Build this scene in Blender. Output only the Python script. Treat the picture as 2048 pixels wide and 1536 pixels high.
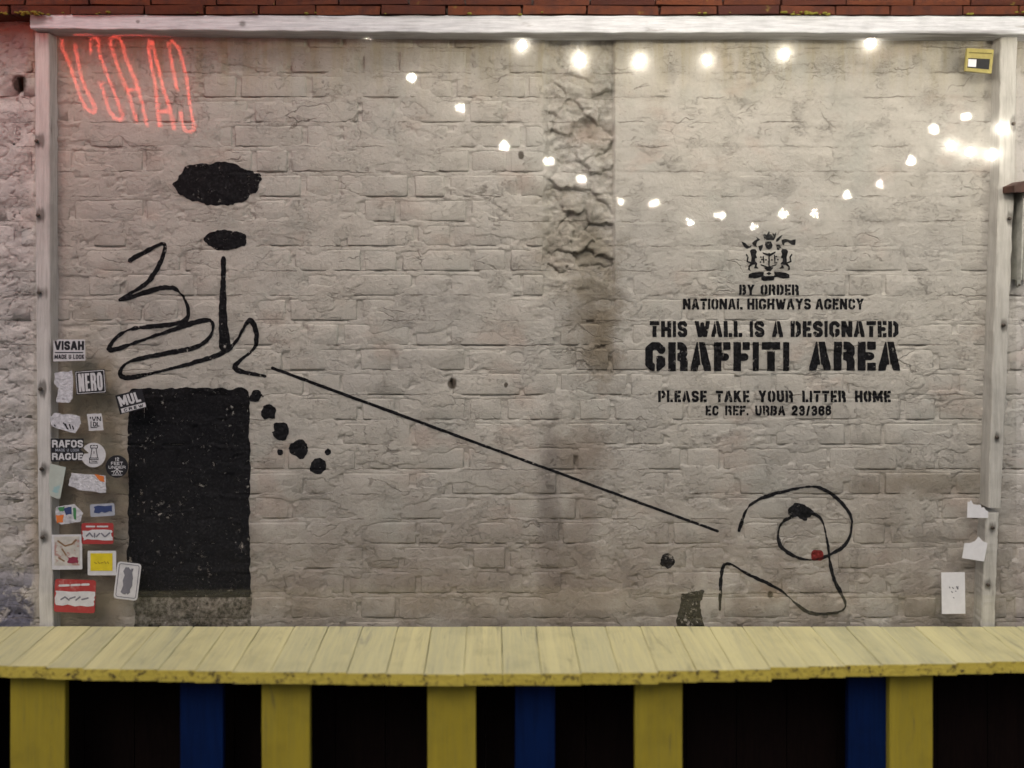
import bpy, math, random
import numpy as np
from mathutils import Vector
from mathutils.bvhtree import BVHTree

random.seed(7)
RNG = np.random.default_rng(7)
for o in list(bpy.data.objects):
    bpy.data.objects.remove(o)
scn = bpy.context.scene
COL = scn.collection

# ------------------------------------------------------------------ camera, sky, sun, exposure
S = 0.0015            # metres per photo pixel on the wall face
D = 2.5               # camera to wall
VX, VY = 985.0, 513.0 # pixel the lens axis passes through
CX = (VX - 1024) * S
EYE = 0.95 + (1255 - VY) * S

def P(px, py, y=0.0):
    """world point at depth y (0 = wall face, negative towards the viewer) seen at photo pixel px, py"""
    k = (D + y) / D
    return Vector((CX + (px - VX) * S * k, y, EYE + (VY - py) * S * k))

cam = bpy.data.cameras.new('camera')
cam_o = bpy.data.objects.new('camera', cam); COL.objects.link(cam_o)
cam_o.location = (CX, -D, EYE); cam_o.rotation_euler = (math.radians(90), 0, 0)
cam.sensor_width = 36; cam.lens = 36 * (D / S) / 2048
cam.shift_x = (1024 - VX) / 2048; cam.shift_y = -(768 - VY) / 2048
cam.clip_start = 0.02; cam.clip_end = 400
cam.dof.use_dof = True; cam.dof.focus_distance = D + 0.02; cam.dof.aperture_fstop = 0.54
scn.camera = cam_o

world = bpy.data.worlds.new('World'); scn.world = world; world.use_nodes = True
wn = world.node_tree
bgn = wn.nodes['Background']
sky = wn.nodes.new('ShaderNodeTexSky'); sky.sky_type = 'NISHITA'; sky.sun_disc = False
SUN_EL, SUN_AZ = math.radians(52), math.radians(200)
sky.sun_elevation = SUN_EL; sky.sun_rotation = SUN_AZ
sky.air_density = 1.0; sky.dust_density = 4.0; sky.ozone_density = 1.0
wn.links.new(sky.outputs[0], bgn.inputs[0]); bgn.inputs[1].default_value = 0.085
sun = bpy.data.lights.new('sun', 'SUN'); sun.energy = 0.55; sun.angle = math.radians(28); sun.color = (1.0, 0.95, 0.88)
sun_o = bpy.data.objects.new('sun', sun); COL.objects.link(sun_o)
sd = Vector((math.sin(SUN_AZ) * math.cos(SUN_EL), math.cos(SUN_AZ) * math.cos(SUN_EL), math.sin(SUN_EL)))
sun_o.rotation_euler = sd.to_track_quat('Z', 'Y').to_euler()
sun_o.location = (0, -3, 6)
scn.view_settings.view_transform = 'Standard'; scn.view_settings.look = 'None'
scn.view_settings.exposure = 0.47; scn.view_settings.gamma = 1.0
scn.view_settings.use_curve_mapping = False
scn.render.engine = 'CYCLES'
scn.cycles.transparent_max_bounces = 16
scn.cycles.max_bounces = 5; scn.cycles.diffuse_bounces = 2; scn.cycles.glossy_bounces = 2
scn.cycles.use_denoising = True
scn.cycles.sample_clamp_indirect = 6

# ------------------------------------------------------------------ helpers
def tag(o, label=None, cat=None, group=None, kind=None):
    if label: o['label'] = label
    if cat: o['category'] = cat
    if group: o['group'] = group
    if kind: o['kind'] = kind
    return o

def empty(name, loc, label=None, cat=None, group=None, kind=None):
    o = bpy.data.objects.new(name, None); COL.objects.link(o); o.location = loc
    o.empty_display_size = 0.05
    return tag(o, label, cat, group, kind)

def mesh_obj(name, verts, faces, mat, parent=None, smooth=False, origin=None):
    """verts in world space; origin = world point for the object's origin"""
    verts = [Vector(v) for v in verts]
    if origin is None:
        origin = sum(verts, Vector()) / max(1, len(verts))
    me = bpy.data.meshes.new(name)
    me.from_pydata([v - origin for v in verts], [], faces)
    if smooth:
        me.polygons.foreach_set('use_smooth', [True] * len(me.polygons))
    if mat: me.materials.append(mat)
    me.update()
    o = bpy.data.objects.new(name, me); COL.objects.link(o)
    place(o, parent, origin)
    return o

def place(o, parent, origin):
    o.parent = parent
    off = Vector()
    p = parent
    while p:
        off += Vector(p.location); p = p.parent
    o.location = Vector(origin) - off

class MB:
    def __init__(self): self.v, self.f = [], []
    def add(self, verts, faces):
        n = len(self.v); self.v += [Vector(v) for v in verts]
        self.f += [tuple(i + n for i in f) for f in faces]; return self
    def box(self, a, b):
        x0, y0, z0 = a; x1, y1, z1 = b
        return self.add([(x0,y0,z0),(x1,y0,z0),(x1,y1,z0),(x0,y1,z0),(x0,y0,z1),(x1,y0,z1),(x1,y1,z1),(x0,y1,z1)],
                        [(0,3,2,1),(4,5,6,7),(0,1,5,4),(1,2,6,5),(2,3,7,6),(3,0,4,7)])
    def cyl(self, p0, p1, r0, r1=None, n=12):
        p0, p1 = Vector(p0), Vector(p1); r1 = r0 if r1 is None else r1
        d = (p1 - p0).normalized(); a = d.orthogonal().normalized(); b = d.cross(a)
        vs = []
        for p, r in ((p0, r0), (p1, r1)):
            for i in range(n):
                t = 2 * math.pi * i / n
                vs.append(p + (a * math.cos(t) + b * math.sin(t)) * r)
        fs = [(i, (i+1) % n, n + (i+1) % n, n + i) for i in range(n)]
        fs += [tuple(range(n))[::-1], tuple(range(n, 2*n))]
        return self.add(vs, fs)
    def tube(self, pts, r, n=6):
        pts = [Vector(p) for p in pts]; rings = []
        up = Vector((0, 1, 0.01)).normalized(); vs = []
        for i, p in enumerate(pts):
            d = (pts[min(i+1, len(pts)-1)] - pts[max(i-1, 0)]).normalized()
            a = d.cross(up)
            a = a.normalized() if a.length > 1e-5 else d.orthogonal().normalized()
            b = d.cross(a).normalized()
            for k in range(n):
                t = 2 * math.pi * k / n
                vs.append(p + (a * math.cos(t) + b * math.sin(t)) * r)
        fs = []
        for i in range(len(pts) - 1):
            for k in range(n):
                fs.append((i*n+k, i*n+(k+1) % n, (i+1)*n+(k+1) % n, (i+1)*n+k))
        fs += [tuple(range(n))[::-1], tuple(range((len(pts)-1)*n, len(pts)*n))]
        return self.add(vs, fs)
    def lathe(self, c, prof, n=12, axis='z'):
        c = Vector(c); vs = []
        for (r, h) in prof:
            for i in range(n):
                t = 2 * math.pi * i / n
                if axis == 'z': vs.append(c + Vector((r*math.cos(t), r*math.sin(t), h)))
                else: vs.append(c + Vector((r*math.cos(t), -h, r*math.sin(t))))
        fs = [(j*n+i, j*n+(i+1) % n, (j+1)*n+(i+1) % n, (j+1)*n+i) for j in range(len(prof)-1) for i in range(n)]
        fs += [tuple(range(n))[::-1], tuple(range((len(prof)-1)*n, len(prof)*n))]
        return self.add(vs, fs)
    def obj(self, name, mat, parent=None, smooth=False, origin=None):
        return mesh_obj(name, self.v, self.f, mat, parent, smooth, origin)

def hsh(i, j, s):
    v = np.sin(i * 127.1 + j * 311.7 + s * 74.7) * 43758.5453
    return v - np.floor(v)
def vn(x, y, s=0):
    i, j = np.floor(x), np.floor(y); u, v = x - i, y - j
    u = u*u*(3-2*u); v = v*v*(3-2*v)
    return (hsh(i,j,s)*(1-u)+hsh(i+1,j,s)*u)*(1-v) + (hsh(i,j+1,s)*(1-u)+hsh(i+1,j+1,s)*u)*v
def fbm(x, y, s=0, o=4):
    r, a, n = 0, 0.5, 0
    for k in range(o):
        r = r + a * vn(x, y, s + k * 13); n += a; a *= 0.5; x, y = x * 2.03, y * 2.03
    return r / n
def sst(a, b, x):
    t = np.clip((x - a) / (b - a), 0, 1); return t*t*(3-2*t)

# ------------------------------------------------------------------ node helpers
class NT:
    def __init__(self, name):
        self.m = bpy.data.materials.new(name); self.m.use_nodes = True
        self.t = self.m.node_tree; self.t.nodes.clear()
        self.out = self.n('ShaderNodeOutputMaterial'); self.cache = {}
    def n(self, typ, **kw):
        nd = self.t.nodes.new(typ)
        for k, v in kw.items(): setattr(nd, k, v)
        return nd
    def set(self, sock, v):
        if isinstance(v, bpy.types.NodeSocket): self.t.links.new(v, sock)
        elif v is not None: sock.default_value = v
    def math(self, op, a, b=None, c=None, clamp=False):
        nd = self.n('ShaderNodeMath', operation=op, use_clamp=clamp)
        self.set(nd.inputs[0], a)
        if b is not None: self.set(nd.inputs[1], b)
        if c is not None: self.set(nd.inputs[2], c)
        return nd.outputs[0]
    def pos(self):
        return self.n('ShaderNodeNewGeometry').outputs['Position']
    def scale(self, v, s, off=(0,0,0)):
        nd = self.n('ShaderNodeMapping'); self.set(nd.inputs['Vector'], v)
        nd.inputs['Scale'].default_value = s; nd.inputs['Location'].default_value = off
        return nd.outputs[0]
    def noise(self, v, scale, detail=4, rough=0.55, dist=0.0):
        key = (str(v.as_pointer()), scale, detail, rough, dist)
        if key in self.cache: return self.cache[key]
        nd = self.n('ShaderNodeTexNoise'); self.set(nd.inputs['Vector'], v)
        nd.inputs['Scale'].default_value = scale; nd.inputs['Detail'].default_value = detail
        nd.inputs['Roughness'].default_value = rough; nd.inputs['Distortion'].default_value = dist
        self.cache[key] = nd.outputs[0]
        return nd.outputs[0]
    def ramp(self, f, a, b, lo=0.0, hi=1.0):
        nd = self.n('ShaderNodeMapRange', interpolation_type='SMOOTHSTEP')
        self.set(nd.inputs[0], f); nd.inputs[1].default_value = a; nd.inputs[2].default_value = b
        nd.inputs[3].default_value = lo; nd.inputs[4].default_value = hi
        return nd.outputs[0]
    def mix(self, f, a, b, mode='MIX'):
        nd = self.n('ShaderNodeMix', data_type='RGBA', blend_type=mode)
        self.set(nd.inputs[0], f)
        self.set(nd.inputs[6], a if isinstance(a, bpy.types.NodeSocket) else tuple(a) + (1,))
        self.set(nd.inputs[7], b if isinstance(b, bpy.types.NodeSocket) else tuple(b) + (1,))
        return nd.outputs[2]
    def xyz(self, v):
        nd = self.n('ShaderNodeSeparateXYZ'); self.set(nd.inputs[0], v); return nd.outputs
    def bump(self, h, dist, strength=1.0, normal=None):
        nd = self.n('ShaderNodeBump'); self.set(nd.inputs['Height'], h)
        nd.inputs['Distance'].default_value = dist; nd.inputs['Strength'].default_value = strength
        if normal is not None: self.set(nd.inputs['Normal'], normal)
        return nd.outputs[0]
    def bsdf(self, col, rough=0.7, spec=0.4, normal=None, metal=0.0):
        nd = self.n('ShaderNodeBsdfPrincipled')
        self.set(nd.inputs['Base Color'], col if isinstance(col, bpy.types.NodeSocket) else tuple(col) + (1,))
        self.set(nd.inputs['Roughness'], rough); nd.inputs['Specular IOR Level'].default_value = spec
        nd.inputs['Metallic'].default_value = metal
        if normal is not None: self.set(nd.inputs['Normal'], normal)
        return nd.outputs[0]
    def end(self, sh):
        self.t.links.new(sh, self.out.inputs[0]); return self.m
    def region(self, p, px, py, rx, ry, nz=None, amp=0.0, soft=0.35):
        """1 inside an ellipse on the wall centred on a photo pixel, edge broken by noise"""
        c = P(px, py)
        x, y, z = self.xyz(p)
        dx = self.math('DIVIDE', self.math('SUBTRACT', x, c.x), rx * S)
        dz = self.math('DIVIDE', self.math('SUBTRACT', z, c.z), ry * S)
        d = self.math('SQRT', self.math('ADD', self.math('MULTIPLY', dx, dx), self.math('MULTIPLY', dz, dz)))
        if nz is not None:
            d = self.math('ADD', d, self.math('MULTIPLY', self.math('SUBTRACT', nz, 0.5), amp))
        return self.ramp(d, 1.0 + soft, 1.0 - soft, 0.0, 1.0)

def simple(name, col, rough=0.6, spec=0.4, metal=0.0, var=0.12, sc=40, bump=0.0):
    t = NT(name); p = t.pos()
    n = t.noise(p, sc, 4)
    c = t.mix(t.ramp(n, 0.3, 0.7), tuple(x*(1-var) for x in col), tuple(min(1, x*(1+var)) for x in col))
    nrm = t.bump(n, bump) if bump else None
    return t.end(t.bsdf(c, rough, spec, nrm, metal))

# ------------------------------------------------------------------ materials
def mat_painted_wall():
    t = NT('aged_cream_masonry_paint'); p = t.pos(); x, y, z = t.xyz(p)
    big = t.noise(p, 2.2, 3); med = t.noise(p, 9, 5); fine = t.noise(p, 90, 5, 0.65); grit = t.noise(p, 420, 3, 0.7)
    c = t.mix(t.ramp(big, 0.35, 0.65), (0.52, 0.50, 0.475), (0.60, 0.57, 0.53))
    c = t.mix(t.ramp(t.noise(t.scale(p, (1,1,1), (3.1,0,1.7)), 5, 4), 0.52, 0.70, 0, 0.55), c, (0.44, 0.45, 0.425))
    c = t.mix(t.ramp(t.noise(t.scale(p, (1,1,1.6), (7.1,0,4.7)), 4.3, 4), 0.54, 0.70, 0, 0.55), c, (0.52, 0.415, 0.365))
    c = t.mix(t.ramp(med, 0.35, 0.75, 0, 0.30), c, (0.38, 0.36, 0.32))
    # run-down stains below the top rail
    drip = t.noise(t.scale(p, (1, 1, 0.10)), 26, 4, 0.6)
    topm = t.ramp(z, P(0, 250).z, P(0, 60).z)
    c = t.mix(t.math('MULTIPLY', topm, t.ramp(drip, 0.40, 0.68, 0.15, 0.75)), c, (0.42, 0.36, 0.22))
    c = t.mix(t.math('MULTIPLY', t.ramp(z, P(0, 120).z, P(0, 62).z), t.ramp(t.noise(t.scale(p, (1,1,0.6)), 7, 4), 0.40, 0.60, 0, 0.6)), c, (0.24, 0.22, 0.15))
    # brown bare plaster strip low on the left
    br = t.math('MULTIPLY', t.region(p, 165, 1010, 105, 330, t.noise(p, 7, 5), 0.9, 0.22), 0.85)
    c = t.mix(br, c, t.mix(t.ramp(med, 0.35, 0.7), (0.25, 0.20, 0.13), (0.36, 0.31, 0.225)))
    # damp brown patches round the broken strip and low down
    for (px, py, rx, ry, a, col) in ((1190, 640, 50, 90, .85, (.215,.185,.145)), (1150, 900, 60, 50, .7, (.22,.17,.13)), (1145, 480, 80, 90, .5, (.27,.235,.175)),
                                (1100, 1080, 22, 190, .8, (.19,.175,.17)), (1165, 1060, 30, 130, .55, (.25,.20,.17)), (1205, 690, 30, 70, .75, (.21,.17,.12)),
                                (1180, 265, 40, 22, .5, (.27,.17,.12)), (1195, 520, 34, 60, .6, (.20,.17,.12)), (1130, 1190, 50, 45, .6, (.2,.16,.13)), (640, 1190, 330, 50, .35, (.27,.215,.19)),
                                (1870, 965, 130, 24, .7, (.22,.19,.14)), (1060, 1160, 200, 100, .30, (.25,.20,.165)), (1540, 1180, 28, 20, .6, (.33,.22,.14)), (1755, 1010, 60, 110, .25, (.30,.25,.19))):
        m = t.region(p, px, py, rx, ry, t.noise(p, 14, 5, 0.7), 2.6, 0.75)
        c = t.mix(t.math('MULTIPLY', m, a), c, col)
    # brown dirt plus falloff of light painted in, darker towards the bottom
    low = t.math('MULTIPLY', t.ramp(z, P(0, 800).z, P(0, 1270).z), t.ramp(t.noise(p, 6, 5, 0.7), 0.32, 0.62, 0.25, 0.85))
    c = t.mix(low, c, (0.25, 0.205, 0.18))
    # left margin outside the frame
    lm = t.math('MULTIPLY', t.ramp(x, P(70, 0).x, P(40, 0).x), t.ramp(t.noise(p, 10, 5, .7), 0.36, 0.6, 0.1, 0.75))
    c = t.mix(lm, c, (0.40, 0.385, 0.37))
    lb = t.math('MULTIPLY', t.math('MULTIPLY', t.ramp(x, P(75, 0).x, P(60, 0).x), t.ramp(z, P(0, 1080).z, P(0, 1200).z)), t.ramp(t.noise(p, 13, 4), .42, .5))
    c = t.mix(lb, c, (0.13, 0.13, 0.17))
    # thin dirt-darkened crack lines, mostly horizontal
    wrp = t.n('ShaderNodeVectorMath', operation='ADD'); t.set(wrp.inputs[0], p)
    nz3 = t.n('ShaderNodeTexNoise'); t.set(nz3.inputs['Vector'], p); nz3.inputs['Scale'].default_value = 16; nz3.inputs['Detail'].default_value = 4
    sc3 = t.n('ShaderNodeVectorMath', operation='SCALE'); t.set(sc3.inputs[0], nz3.outputs['Color']); sc3.inputs['Scale'].default_value = 0.09
    t.set(wrp.inputs[1], sc3.outputs[0])
    vor = t.n('ShaderNodeTexVoronoi', feature='DISTANCE_TO_EDGE'); t.set(vor.inputs['Vector'], t.scale(wrp.outputs[0], (5.0, 0.4, 17.0))); vor.inputs['Scale'].default_value = 1.0
    crack = t.ramp(vor.outputs['Distance'], 0.026, 0.004)
    cm = t.math('MULTIPLY', crack, t.ramp(t.noise(p, 7, 4, 0.6), 0.535, 0.66))
    c = t.mix(t.math('MULTIPLY', cm, 0.48), c, (0.085, 0.065, 0.05))
    # grime and edge shadow painted as one dark line under each course
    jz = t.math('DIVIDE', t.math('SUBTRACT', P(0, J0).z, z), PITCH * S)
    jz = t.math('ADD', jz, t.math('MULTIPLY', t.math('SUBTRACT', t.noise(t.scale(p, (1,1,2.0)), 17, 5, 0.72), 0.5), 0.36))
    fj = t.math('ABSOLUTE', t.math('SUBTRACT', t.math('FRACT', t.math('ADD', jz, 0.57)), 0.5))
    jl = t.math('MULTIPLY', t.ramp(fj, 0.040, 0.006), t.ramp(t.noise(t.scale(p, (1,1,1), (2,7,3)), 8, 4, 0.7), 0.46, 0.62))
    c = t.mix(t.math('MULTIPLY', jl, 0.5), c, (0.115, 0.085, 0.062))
    # curly wrinkles in the thick paint
    wn_ = t.noise(t.scale(p, (1, 1, 1.7)), 26, 4, 0.55, 1.4)
    wr = t.ramp(t.math('ABSOLUTE', t.math('SUBTRACT', wn_, 0.5)), 0.020, 0.0)
    wmask = t.ramp(t.noise(t.scale(p, (1,1,1), (9,2,5)), 12, 3), 0.48, 0.62)
    wr = t.math('MULTIPLY', wr, wmask)
    wf = t.noise(t.scale(p, (1, 1, 2.2), (1, 4, 2)), 60, 3, 0.6, 1.6)
    wf = t.math('MULTIPLY', t.ramp(t.math('ABSOLUTE', t.math('SUBTRACT', wf, 0.5)), 0.022, 0.0), t.ramp(t.noise(t.scale(p, (1,1,1), (1,2,8)), 10, 4, .65), 0.50, 0.64))
    c = t.mix(t.math('MULTIPLY', wf, 0.42), c, (0.15, 0.12, 0.095))
    c = t.mix(t.math('MULTIPLY', wr, 0.42), c, (0.14, 0.11, 0.09))
    c = t.mix(t.ramp(t.noise(t.scale(p, (1,1,1.8), (5,5,5)), 19, 5, .7), 0.56, 0.72, 0, 0.42), c, (0.27, 0.245, 0.215))
    strip = t.math('MULTIPLY', t.math('MULTIPLY', t.ramp(x, P(1084, 0).x, P(1096, 0).x), t.ramp(x, P(1229, 0).x, P(1226, 0).x)), t.ramp(z, P(0, 640).z, P(0, 540).z))
    strip = t.math('MULTIPLY', strip, t.ramp(t.noise(t.scale(p, (1,1,1), (3,3,3)), 15, 6, .72), 0.46, 0.64, 0.0, 0.45))
    c = t.mix(strip, c, (0.215, 0.195, 0.155))
    # specks
    sp = t.ramp(t.noise(p, 150, 2, 0.5), 0.70, 0.76)
    c = t.mix(t.math('MULTIPLY', sp, 0.6), c, (0.12, 0.10, 0.08))
    c = t.mix(t.ramp(fine, 0.3, 0.8, 0.0, 0.22), c, (0.30, 0.28, 0.25))
    # near-black brown spots, most of them over the drilled holes
    for (px, py, r) in ((905, 767, 9), (1012, 770, 4), (38, 168, 14), (1042, 310, 6), (1540, 1190, 6)):
        m = t.region(p, px, py, r, r * 1.3, t.noise(p, 40, 3), 1.2, 0.3)
        c = t.mix(t.math('MULTIPLY', m, 0.9), c, (0.045, 0.03, 0.018))
    h = t.math('ADD', t.math('MULTIPLY', fine, 0.85), t.math('MULTIPLY', grit, 0.34))
    h = t.math('ADD', h, t.math('MULTIPLY', t.noise(p, 34, 5, 0.62, 0.9), 1.15))
    h = t.math('SUBTRACT', h, t.math('ADD', t.math('MULTIPLY', wr, 0.5), t.math('MULTIPLY', wf, 0.4)))
    h = t.math('SUBTRACT', h, t.math('ADD', t.math('MULTIPLY', cm, 0.7), t.math('MULTIPLY', jl, 0.8)))
    nrm = t.bump(h, 0.0032, 0.9)
    return t.end(t.bsdf(c, 0.62, 0.35, nrm))

def mat_stencil(name, col, lo=0.30, hi=0.42):
    t = NT(name); p = t.pos()
    a = t.noise(p, 60, 5, 0.75); b = t.noise(p, 11, 4)
    k = t.math('ADD', a, t.math('MULTIPLY', t.math('SUBTRACT', b, 0.5), 0.35))
    c = t.mix(t.ramp(t.noise(p, 130, 4), 0.45, 0.75), col, tuple(min(1, v*2.2+0.012) for v in col))
    h = t.noise(p, 90, 5, 0.65)
    sh = t.bsdf(c, 0.75, 0.12, t.bump(h, 0.003, 0.8))
    tr = t.n('ShaderNodeBsdfTransparent').outputs[0]
    mx = t.n('ShaderNodeMixShader'); t.set(mx.inputs[0], t.ramp(k, lo, hi)); t.set(mx.inputs[1], tr); t.set(mx.inputs[2], sh)
    return t.end(mx.outputs[0])

def mat_wood(name, base, worn, axis, bare=(0.12, 0.095, 0.075), amount=0.5, spots=(), sc=1.0, gloss=0.55, spec=0.4, dirt=None):
    """painted timber, grain along axis 0 x, 1 y, 2 z"""
    t = NT(name); p = t.pos()
    s = [1.0, 1.0, 1.0]; s[axis] = 0.06
    g = t.noise(t.scale(p, s), 150 * sc, 5, 0.7)
    g2 = t.noise(t.scale(p, [v if i != axis else 0.14 for i, v in enumerate(s)]), 34 * sc, 5, 0.65, 0.6)
    c = t.mix(t.ramp(g, 0.35, 0.7), base, worn)
    c = t.mix(t.ramp(g2, 0.66 - 0.2 * amount, 0.80 - 0.16 * amount, 0, 0.75), c, bare)
    blotch = t.noise(p, 12, 4)
    c = t.mix(t.ramp(blotch, 0.45, 0.75, 0, 0.35), c, tuple(v * 0.62 for v in worn))
    st_ = t.noise(t.scale(p, [v if i != axis else 0.05 for i, v in enumerate(s)]), 22 * sc, 3, 0.6)
    c = t.mix(t.ramp(st_, 0.50, 0.66, 0, 0.5), c, tuple(min(1, v * 1.18) for v in base))
    for (px, py, rx, ry, y0) in spots:
        cc = P(px, py, y0)
        xx, yy, zz = t.xyz(p)
        dx = t.math('DIVIDE', t.math('SUBTRACT', xx, cc.x), rx * S); dz = t.math('DIVIDE', t.math('SUBTRACT', zz, cc.z), ry * S)
        d = t.math('SQRT', t.math('ADD', t.math('MULTIPLY', dx, dx), t.math('MULTIPLY', dz, dz)))
        d = t.math('ADD', d, t.math('MULTIPLY', t.math('SUBTRACT', t.noise(t.scale(p, s), 60, 4), 0.5), 2.6))
        c = t.mix(t.ramp(d, 1.3, 0.5, 0, 0.72), c, (0.10, 0.09, 0.08))
    h = t.math('ADD', g, t.math('MULTIPLY', g2, 0.8))
    return t.end(t.bsdf(c, gloss, spec, t.bump(h, 0.0022, 0.7)))

def mat_red_brick():
    t = NT('weathered_red_brick'); p = t.pos()
    oi = t.n('ShaderNodeObjectInfo').outputs['Random']
    n = t.noise(p, 22, 5, 0.65)
    c = t.mix(oi, (0.055, 0.016, 0.011), (0.125, 0.036, 0.015))
    c = t.mix(t.ramp(n, 0.4, 0.75), c, (0.05, 0.018, 0.014))
    c = t.mix(t.ramp(t.noise(t.scale(p, (1,1,1), (4,4,4)), 16, 4), 0.66, 0.74, 0, 0.7), c, (0.20, 0.15, 0.03))
    return t.end(t.bsdf(c, 0.85, 0.25, t.bump(t.noise(p, 120, 5), 0.002)))

def mat_perspex():
    t = NT('scratched_clear_acrylic'); p = t.pos()
    gm_ = t.n('ShaderNodeNewGeometry'); dt = t.n('ShaderNodeVectorMath', operation='DOT_PRODUCT')
    t.set(dt.inputs[0], gm_.outputs['Normal']); t.set(dt.inputs[1], gm_.outputs['Incoming'])
    om = t.math('SUBTRACT', 1.0, t.math('ABSOLUTE', dt.outputs['Value']), clamp=True)
    fr = t.math('ADD', 0.039, t.math('MULTIPLY', t.math('POWER', om, 5.0), 0.96))
    wav = t.noise(p, 2.6, 2)
    nrm = t.bump(wav, 0.0016, 1.0)
    gl = t.n('ShaderNodeBsdfGlossy'); gl.inputs['Roughness'].default_value = 0.02; t.set(gl.inputs['Normal'], nrm)
    hz = t.n('ShaderNodeBsdfGlossy'); hz.inputs['Roughness'].default_value = 0.14; t.set(hz.inputs['Normal'], nrm)
    m1 = t.n('ShaderNodeMixShader'); m1.inputs[0].default_value = 0.32; t.set(m1.inputs[1], gl.outputs[0]); t.set(m1.inputs[2], hz.outputs[0])
    tr = t.n('ShaderNodeBsdfTransparent'); tr.inputs[0].default_value = (0.985, 0.985, 0.975, 1)
    m2 = t.n('ShaderNodeMixShader'); t.set(m2.inputs[0], fr); t.set(m2.inputs[1], tr.outputs[0]); t.set(m2.inputs[2], m1.outputs[0])
    return t.end(m2.outputs[0])

def mat_emit(name, col, strength):
    t = NT(name); e = t.n('ShaderNodeEmission'); e.inputs[0].default_value = tuple(col) + (1,); e.inputs[1].default_value = strength
    return t.end(e.outputs[0])

PITCH = 49.6; J0 = 248.0; PER = 217.0
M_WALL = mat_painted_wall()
M_BLACK = mat_stencil('worn_black_spray_paint', (0.008, 0.008, 0.010), 0.31, 0.41)
M_BLACK2 = mat_stencil('thin_black_spray_paint', (0.016, 0.015, 0.015), 0.36, 0.50)
M_REDP = mat_stencil('worn_red_spray_paint', (0.16, 0.02, 0.018), 0.3, 0.4)
M_PERSPEX = mat_perspex()
M_RED = mat_red_brick()
M_MORTAR = simple('dark_sooty_mortar', (0.06, 0.045, 0.04), 0.95, 0.2, sc=60, bump=0.003)
M_SCREW = simple('rusty_screw_steel', (0.11, 0.09, 0.075), 0.5, 0.5, 0.7)

# ------------------------------------------------------------------ ground
gm = NT('worn_grey_paving'); gp = gm.pos()
gcol = gm.mix(gm.ramp(gm.noise(gp, 6, 6), 0.3, 0.7), (0.035, 0.034, 0.033), (0.06, 0.058, 0.055))
M_GROUND = gm.end(gm.bsdf(gcol, 0.85, 0.3, gm.bump(gm.noise(gp, 120, 4), 0.004)))
g = MB(); g.add([(-150, -150, 0), (150, -150, 0), (150, 150, 0), (-150, 150, 0)], [(0, 1, 2, 3)])
tag(g.obj('ground', M_GROUND, origin=Vector((0, 0, 0))), kind='structure')

# ------------------------------------------------------------------ painted brick wall
wall = empty('brick_wall', (0, 0, 0), 'old brick wall under thick flaking cream paint with black stencilled lettering behind clear sheeting', 'wall')
X0, X1, Y0, Y1 = -110.0, 2150.0, 22.0, 1300.0     # photo-pixel extent of the relief
BX0, BX1, BY1 = 1087.0, 1228.0, 588.0              # broken strip

def bricks_layout():
    out = []
    k0 = int(math.floor((Y0 - J0) / PITCH)); k1 = int(math.ceil((Y1 - J0) / PITCH))
    for k in range(k0, k1 + 1):
        ya, yb = J0 + k * PITCH, J0 + (k + 1) * PITCH
        if yb < Y0 + 12: continue
        off = (0 if (k % 2) else 108.5) + random.uniform(-7, 7)
        x = 721 + off - PER * 12
        while x < X1:
            for w in (73.0, 144.0):
                a, b = x, x + w
                x = b
                a += random.uniform(-3, 3); b += random.uniform(-3, 3)
                if b < X0 + 20 or a > X1 - 20: continue
                a, b = max(a, X0), min(b, X1)
                yc = 0.5 * (ya + yb)
                pieces = [(a, b)]
                if yc < BY1:
                    pieces = []
                    if a < BX0 - 18: pieces.append((a, min(b, BX0)))
                    if b > BX1 + 18: pieces.append((max(a, BX1), b))
                for (p0, p1) in pieces:
                    out.append((p0 + 4, p1 - 4 if not (abs(p1 - BX0) < 1) else p1, max(ya + 3.2, Y0), yb - 3.2))
    return out
BR = bricks_layout()

def brick_verts(w, h, rough):
    """front grid 5 x 4 with a narrow worn margin plus a back rim; local metres, front towards -y"""
    us = (-0.5, -0.5 + 0.006 / w, random.uniform(-.15, .15), 0.5 - 0.006 / w, 0.5); wsz = (-0.5, -0.40, 0.40, 0.5)
    vs = []
    for j, v in enumerate(wsz):
        for i, u in enumerate(us):
            ex = w * u; ez = h * v
            if i in (0, 4): ex -= math.copysign(random.uniform(0.0, 0.004 * rough), u)
            if j in (0, 3): ez -= math.copysign(random.uniform(0.0, 0.0030 * rough), v)
            if (i in (0, 4)) and (j in (0, 3)): ex *= 0.988; ez *= 0.95
            d = random.gauss(0, 0.0005 * rough)
            if i in (0, 4) or j in (0, 3): d += random.uniform(0.0008, 0.0020)
            vs.append((ex, d, ez))
    ring = [0,1,2,3,4,9,14,19,18,17,16,15,10,5]
    fs = []
    for j in range(3):
        for i in range(4):
            a = j*5+i; fs.append((a, a+1, a+6, a+5))
    n = len(vs)
    for r in ring:
        x, y, z = vs[r]
        vs.append((x * 1.0 + math.copysign(0.0012, x), 0.022, z + math.copysign(0.0010, z)))
    m = len(ring)
    for q in range(m):
        fs.append((ring[q], n+q, n+(q+1) % m, ring[(q+1) % m]))
    return vs, fs

VAR = {}
def brick_mesh(kind, w, h, rough, idx):
    key = (kind, idx)
    if key not in VAR:
        vs, fs = brick_verts(w, h, rough)
        me = bpy.data.meshes.new('brick'); me.from_pydata(vs, [], fs)
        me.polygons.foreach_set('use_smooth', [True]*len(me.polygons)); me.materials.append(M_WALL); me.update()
        VAR[key] = (me, vs, fs)
    return VAR[key]

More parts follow.
